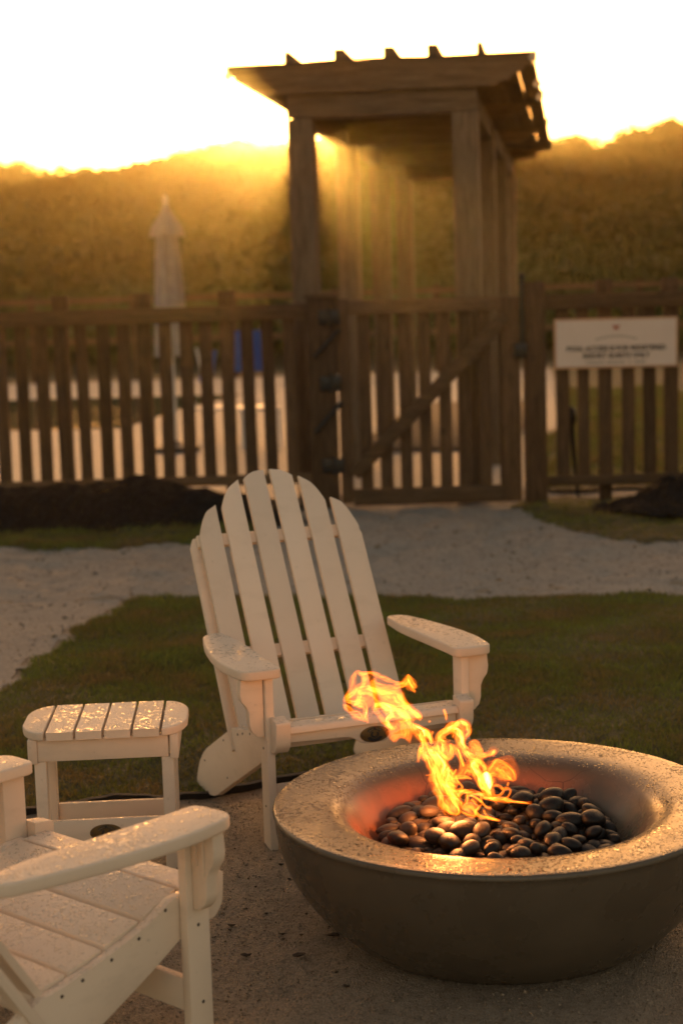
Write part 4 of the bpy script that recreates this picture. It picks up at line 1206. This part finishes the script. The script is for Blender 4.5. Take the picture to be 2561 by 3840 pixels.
# sheets of flame measured from the photograph: (x, y, width) along each tongue, heat, fill
TONGUES = [
 # main stem, left and right folds
 (B((905,1585,40),(835,1500,60),(790,1400,70),(760,1280,70),(735,1180,70),(700,1090,70),(660,1000,66),(640,930,56),(620,860,44),(600,800,40)), 1.0, .5),
 (B((985,1510,46),(930,1400,66),(880,1300,80),(850,1200,86),(830,1110,80),(790,1040,70),(730,980,64),(680,930,50),(640,880,30)), 1.1, .6),
 (B((900,1440,40),(840,1330,60),(800,1220,70),(770,1120,70),(740,1040,60),(700,970,40)), .9, .5),
 (B((640,905,30),(612,830,54),(600,780,60),(540,740,58),(490,690,50),(460,650,56),(400,610,64),(340,590,66),(300,560,74),(230,520,64),(170,500,40)), 1.1, .7),
 (B((600,750,30),(650,775,34),(685,825,32),(700,865,36),(712,892,20)), 1.2, .6),
 (B((590,900,10),(600,960,34),(625,1010,34),(645,1065,4)), .8, .4),
 (B((592,915,14),(578,990,26),(564,1078,3)), .7, .4),
 # orange leaf under the stem
 (B((400,660,60),(390,720,130),(370,780,150),(345,830,90),(345,878,10)), .55, .55),
 (B((440,690,60),(450,760,80),(470,820,60),(492,890,6)), .55, .5),
 # hook and loops
 (B((335,600,30),(300,620,40),(268,650,34),(275,690,40),(305,725,30),(345,747,6)), 1.1, .6),
 (B((160,480,20),(148,545,26),(195,610,26),(245,680,30),(292,750,6)), .7, .4),
 (B((210,510,20),(250,560,30),(270,610,26),(262,660,16)), .8, .4),
 # right streamers of the head
 (B((360,390,40),(430,470,44),(470,540,40),(530,590,44),(590,622,40),(616,628,20)), .75, .45),
 (B((560,610,20),(585,640,20),(582,662,4)), .7, .4),
 (B((300,520,30),(380,535,36),(440,585,36),(510,645,6)), .75, .4),
 (B((420,600,20),(470,630,24),(540,660,3)), .8, .4),
 # top arcs
 (A((180,64,10),(205,95,26),(270,84,22),(330,105,22),(420,145,24),(500,168,30),(540,140,36),(545,98,14)), .85, .35),
 (A((545,96,12),(560,130,34),(585,175,40),(618,193,4)), .85, .5),
 (A((530,160,24),(560,190,26),(606,228,3)), .8, .4),
 (A((270,150,20),(340,180,26),(420,190,26),(500,178,26),(540,155,16)), .75, .35),
 (A((240,190,26),(330,215,34),(420,222,34),(500,205,14)), .8, .4),
 # head, left
 (A((180,66,14),(152,110,26),(142,170,26),(140,220,30),(100,260,30),(68,312,6)), .7, .35),
 (A((190,75,14),(232,110,26),(228,155,26),(205,195,20),(180,205,10)), .85, .4),
 (A((78,300,16),(130,245,34),(190,208,40),(250,195,36),(330,225,36),(420,240,30)), .85, .45),
 (A((72,312,16),(110,350,40),(160,388,44),(215,412,34),(258,455,4)), .75, .45),
 (A((90,292,18),(135,300,30),(185,312,34),(232,335,30),(240,400,22),(256,450,4)), .9, .45),
 (A((180,205,14),(198,255,26),(180,300,26),(140,330,20)), .9, .4),
 (A((200,240,20),(245,235,24),(300,262,26),(320,320,26),(300,372,16)), .8, .4),
 (A((150,240,120),(240,270,150),(340,270,150),(430,290,120),(500,320,70)), .34, .9),
 (A((330,250,60),(420,260,80),(500,300,80),(560,360,50),(640,420,20)), .42, .8),
 (A((300,330,24),(350,320,34),(420,335,40),(480,370,36),(560,420,24)), 1.0, .5),
 (A((480,230,24),(500,290,30),(550,350,34),(600,392,34),(656,412,14)), .8, .4),
 (A((440,250,20),(470,300,22),(540,345,18)), .9, .4),
 # right flame
 (B((990,645,14),(950,690,44),(900,722,66),(850,762,70),(795,800,70),(785,860,80),(800,920,80),(830,985,56),(852,1040,8)), 1.0, .65),
 (B((985,645,16),(1030,700,46),(1070,765,46),(1055,800,44),(1040,835,10)), .9, .6),
 (B((940,690,20),(1000,680,24),(1064,712,3)), .9, .5),
 (B((870,742,60),(950,765,76),(980,825,56),(992,890,50),(1040,960,70),(1090,1020,80),(1140,1062,70),(1215,1100,40)), 1.05, .7),
 (B((1060,890,30),(1120,910,50),(1160,960,50),(1190,1000,44),(1250,990,40),(1318,962,40),(1325,1000,14)), .85, .55),
 (B((900,910,30),(950,960,46),(980,1040,30),(990,1152,4)), .6, .4),
 (B((955,930,8),(990,1030,8),(1016,1118,3)), .8, .5),
 (B((875,890,40),(892,950,44),(860,1030,30),(780,962,8)), .9, .5),
 (B((980,1000,10),(1000,1060,10),(1020,1120,3)), .6, .4),
 # right lobe
 (B((1250,1180,50),(1300,1130,90),(1370,1110,110),(1440,1150,110),(1500,1215,70),(1512,1255,10)), .48, .8),
 (B((1240,1190,16),(1285,1115,20),(1330,1058,18),(1400,1072,18),(1470,1128,18),(1512,1185,18),(1514,1255,6)), .9, .4),
 (B((1255,1200,30),(1310,1190,34),(1380,1205,34),(1450,1225,30),(1510,1258,6)), .85, .45),
 (B((1330,1130,18),(1370,1160,22),(1420,1215,16)), .7, .4),
 # hot core
 (B((1225,1165,30),(1245,1215,64),(1258,1270,56),(1272,1345,10)), 1.9, 1.0),
 (B((1215,1180,60),(1235,1230,90),(1255,1300,60)), 1.0, .9),
 (B((1150,1060,36),(1112,1100,50),(1135,1155,70),(1175,1215,76),(1225,1290,64),(1285,1375,40),(1342,1485,4)), 1.05, .6),
 (B((1105,1105,20),(1150,1058,30),(1195,1082,34),(1222,1130,40),(1232,1190,30)), .95, .55),
 (B((1160,1230,30),(1180,1300,40),(1230,1360,36),(1290,1420,14)), 1.0, .55),
 # web between
 (B((905,1212,14),(980,1185,44),(1050,1140,60),(1110,1160,60),(1120,1215,20)), .55, .6),
 (B((895,1232,12),(960,1220,24),(1040,1215,26),(1100,1235,10)), .9, .4),
 (B((880,1140,6),(910,1185,14),(945,1135,3)), .7, .4),
 (B((935,1185,8),(955,1250,12),(1000,1310,12),(960,1350,14),(890,1345,12),(820,1335,6)), .9, .45),
 (B((1290,1300,8),(1350,1296,14),(1402,1345,14),(1365,1392,12),(1300,1385,8)), .8, .35),
 (B((1390,1340,6),(1445,1322,12),(1472,1350,12),(1440,1410,12),(1370,1440,14),(1290,1425,10)), .7, .35),
 (B((1180,1405,20),(1280,1425,30),(1400,1436,26),(1500,1452,18),(1600,1462,12),(1685,1468,2)), .95, .6),
 (B((960,1352,24),(1050,1362,34),(1150,1376,34),(1240,1392,20)), .9, .5),
 (B((900,1445,20),(950,1402,26),(1020,1350,26),(1085,1362,12)), .9, .45),
 (B((830,1300,14),(880,1280,20),(950,1312,14)), .9, .45),
 (B((1180,1385,6),(1188,1450,12),(1238,1510,12),(1290,1518,4)), .8, .35),
 (B((1050,1365,14),(1048,1440,26),(1035,1490,26),(1100,1515,30),(1160,1590,24),(1250,1612,16),(1375,1638,2)), .95, .5),
 (B((1195,1470,6),(1150,1425,14),(1085,1395,12),(1020,1400,8)), .9, .4),
 (B((840,1490,8),(880,1560,18),(960,1572,18),(962,1520,14),(920,1468,14),(860,1395,10)), 1.0, .45),
 (B((970,1540,10),(1050,1580,20),(1120,1592,18),(1135,1540,16),(1194,1476,4)), .95, .45),
 (B((760,1262,16),(800,1252,20),(832,1320,18),(880,1390,18),(960,1430,18),(1005,1490,8)), .95, .45),
 (B((990,1450,10),(1000,1500,20),(1060,1540,20),(1110,1585,8)), .8, .4),
 (B((880,1330,60),(900,1430,90),(930,1520,70),(980,1570,20)), .5, .9),
 (B((1080,1440,40),(1120,1480,60),(1160,1530,30)), .45, .8),
 (B((1210,1530,6),(1230,1580,14),(1290,1622,10),(1375,1640,2)), .8, .4),
 # detached licks
 (B((818,548,6),(838,600,18),(850,662,3)), .8, .7),
 (B((668,672,4),(680,668,10),(690,660,3)), .5, .7),
 (B((640,1198,4),(668,1195,16),(700,1188,4)), .4, .7),
 (B((700,802,2),(708,780,5),(718,764,2)), .4, .7),
 (B((128,258,10),(145,262,20),(150,280,6)), .45, .8),
 (B((1440,1300,4),(1448,1280,8),(1452,1262,3)), .5, .7),
]
fire = tag(empty('fire', (BX - 0.02, 4.16, 0.25)), 'bright orange and yellow wind-blown flames leaning left over the stones', 'fire')
NV = 9
def flame_sheet(ti, pts, heat, fill, widen, depth0, edge_gain, hollow):
    base = catmull(pts, 7)
    n = len(base)
    tw0 = random.uniform(-0.9, 0.9); tw1 = tw0 + random.uniform(-0.9, 0.9)
    V, F, H, UV = [], [], [], []
    u0 = random.uniform(0, 20)
    run = 0.0
    for i, (px, py, wd) in enumerate(base):
        t = i / (n - 1)
        a = base[max(i - 1, 0)]; b = base[min(i + 1, n - 1)]
        tx, ty = b[0] - a[0], b[1] - a[1]; l = math.hypot(tx, ty) + 1e-6
        run += l * 0.5
        nx_, ny_ = -ty / l, tx / l
        depth = depth0 + 0.022 * math.sin(3.3 * t * PI + ti) + 0.012 * math.sin(9 * t + 2 * ti)
        wd = max(wd, 6) * widen * (1.0 + 0.22 * math.sin(run * 0.055 + ti * 1.7) + 0.10 * math.sin(run * 0.13 + ti))
        tw = tw0 + (tw1 - tw0) * t
        k_m = 4.16 / FPX
        endf = min(1.0, t / 0.12 + 0.1) * min(1.0, (1 - t) / 0.18 + 0.05)
        sk = 0.35 * math.sin(run * 0.03 + ti * 2.1)              # the brighter fold wanders across the sheet
        for j in range(NV):
            v = -1 + 2 * j / (NV - 1)
            p = photo_at_y(px + nx_ * wd * 0.5 * v, py + ny_ * wd * 0.5 * v, FYP + depth)
            bow = wd * k_m * (0.38 * (1 - v * v) + 0.5 * math.sin(tw) * v)
            V.append((p.x - fire.location.x, p.y + bow - fire.location.y, p.z - fire.location.z))
            body = max(0.0, 1 - v * v) ** 0.75
            e1 = math.exp(-((v - 0.62 - 0.2 * sk) / 0.17) ** 2); e2 = math.exp(-((v + 0.62 - sk) / 0.17) ** 2)
            rim = 0.0 if abs(v) > 0.99 else 1.0
            H.append(heat * endf * rim * (fill * body * (1 - hollow * math.exp(-(v / 0.4) ** 2)) + edge_gain * (e1 + 0.7 * e2)))
            UV.append((u0 + run * 0.010, (v + 1) * max(0.25, wd / 60.0) + ti))
    for i in range(n - 1):
        for j in range(NV - 1):
            q0 = i * NV + j
            F.append((q0, q0 + 1, q0 + NV + 1, q0 + NV))
    me = bpy.data.meshes.new('flame_tongue')
    me.from_pydata(V, [], F)
    at = me.attributes.new('glow', 'FLOAT', 'POINT'); at.data.foreach_set('value', H)
    uvl = me.uv_layers.new(name='UVMap')
    uvl.data.foreach_set('uv', np.array([UV[l.vertex_index] for l in me.loops], np.float32).ravel())
    me.polygons.foreach_set('use_smooth', [True] * len(me.polygons))
    link('flame_tongue', me, MF, fire)
for ti, (pts, heat, fill) in enumerate(TONGUES):
    yo = random.uniform(-0.035, 0.035)
    flame_sheet(ti, pts, heat * 0.55, 1.0, 2.1, yo + 0.006, 0.03, 0.0)          # loose orange veil
    flame_sheet(ti + 7, pts, heat * 0.80, fill * 1.6, 1.3, yo, 0.22, 0.15)        # brighter folded sheet inside it

fl = bpy.data.lights.new('fire_glow', 'POINT')
fl.energy = 1.9; fl.color = (1.0, 0.30, 0.07); fl.shadow_soft_size = 0.05
flo = bpy.data.objects.new('fire_glow', fl); COL.objects.link(flo)
flo.parent = fire; flo.location = (-0.10, 0.03, 0.072)
fl2 = bpy.data.lights.new('fire_head_glow', 'POINT')
fl2.energy = 0.16; fl2.color = (1.0, 0.36, 0.09); fl2.shadow_soft_size = 0.07
flo2 = bpy.data.objects.new('fire_head_glow', fl2); COL.objects.link(flo2)
flo2.parent = fire; flo2.location = (-0.22, 0.03, 0.33)

# ------------------------------------------------------------------ sea haze
t = NT('warm_evening_haze')
t.n.remove(t.b)
pv = t.n.new('ShaderNodeVolumePrincipled')
pv.inputs['Color'].default_value = (1.0, 0.80, 0.40, 1)
pv.inputs['Density'].default_value = 0.00068
pv.inputs['Anisotropy'].default_value = 0.93
t.l.new(pv.outputs[0], t.out.inputs['Volume'])
hz = box('haze', (-115, -25, -1.2), (115, 128, 12.5), t.m, None, 0)
tag(hz, 'thin golden evening haze filling the air over the whole garden', 'haze', kind='stuff')
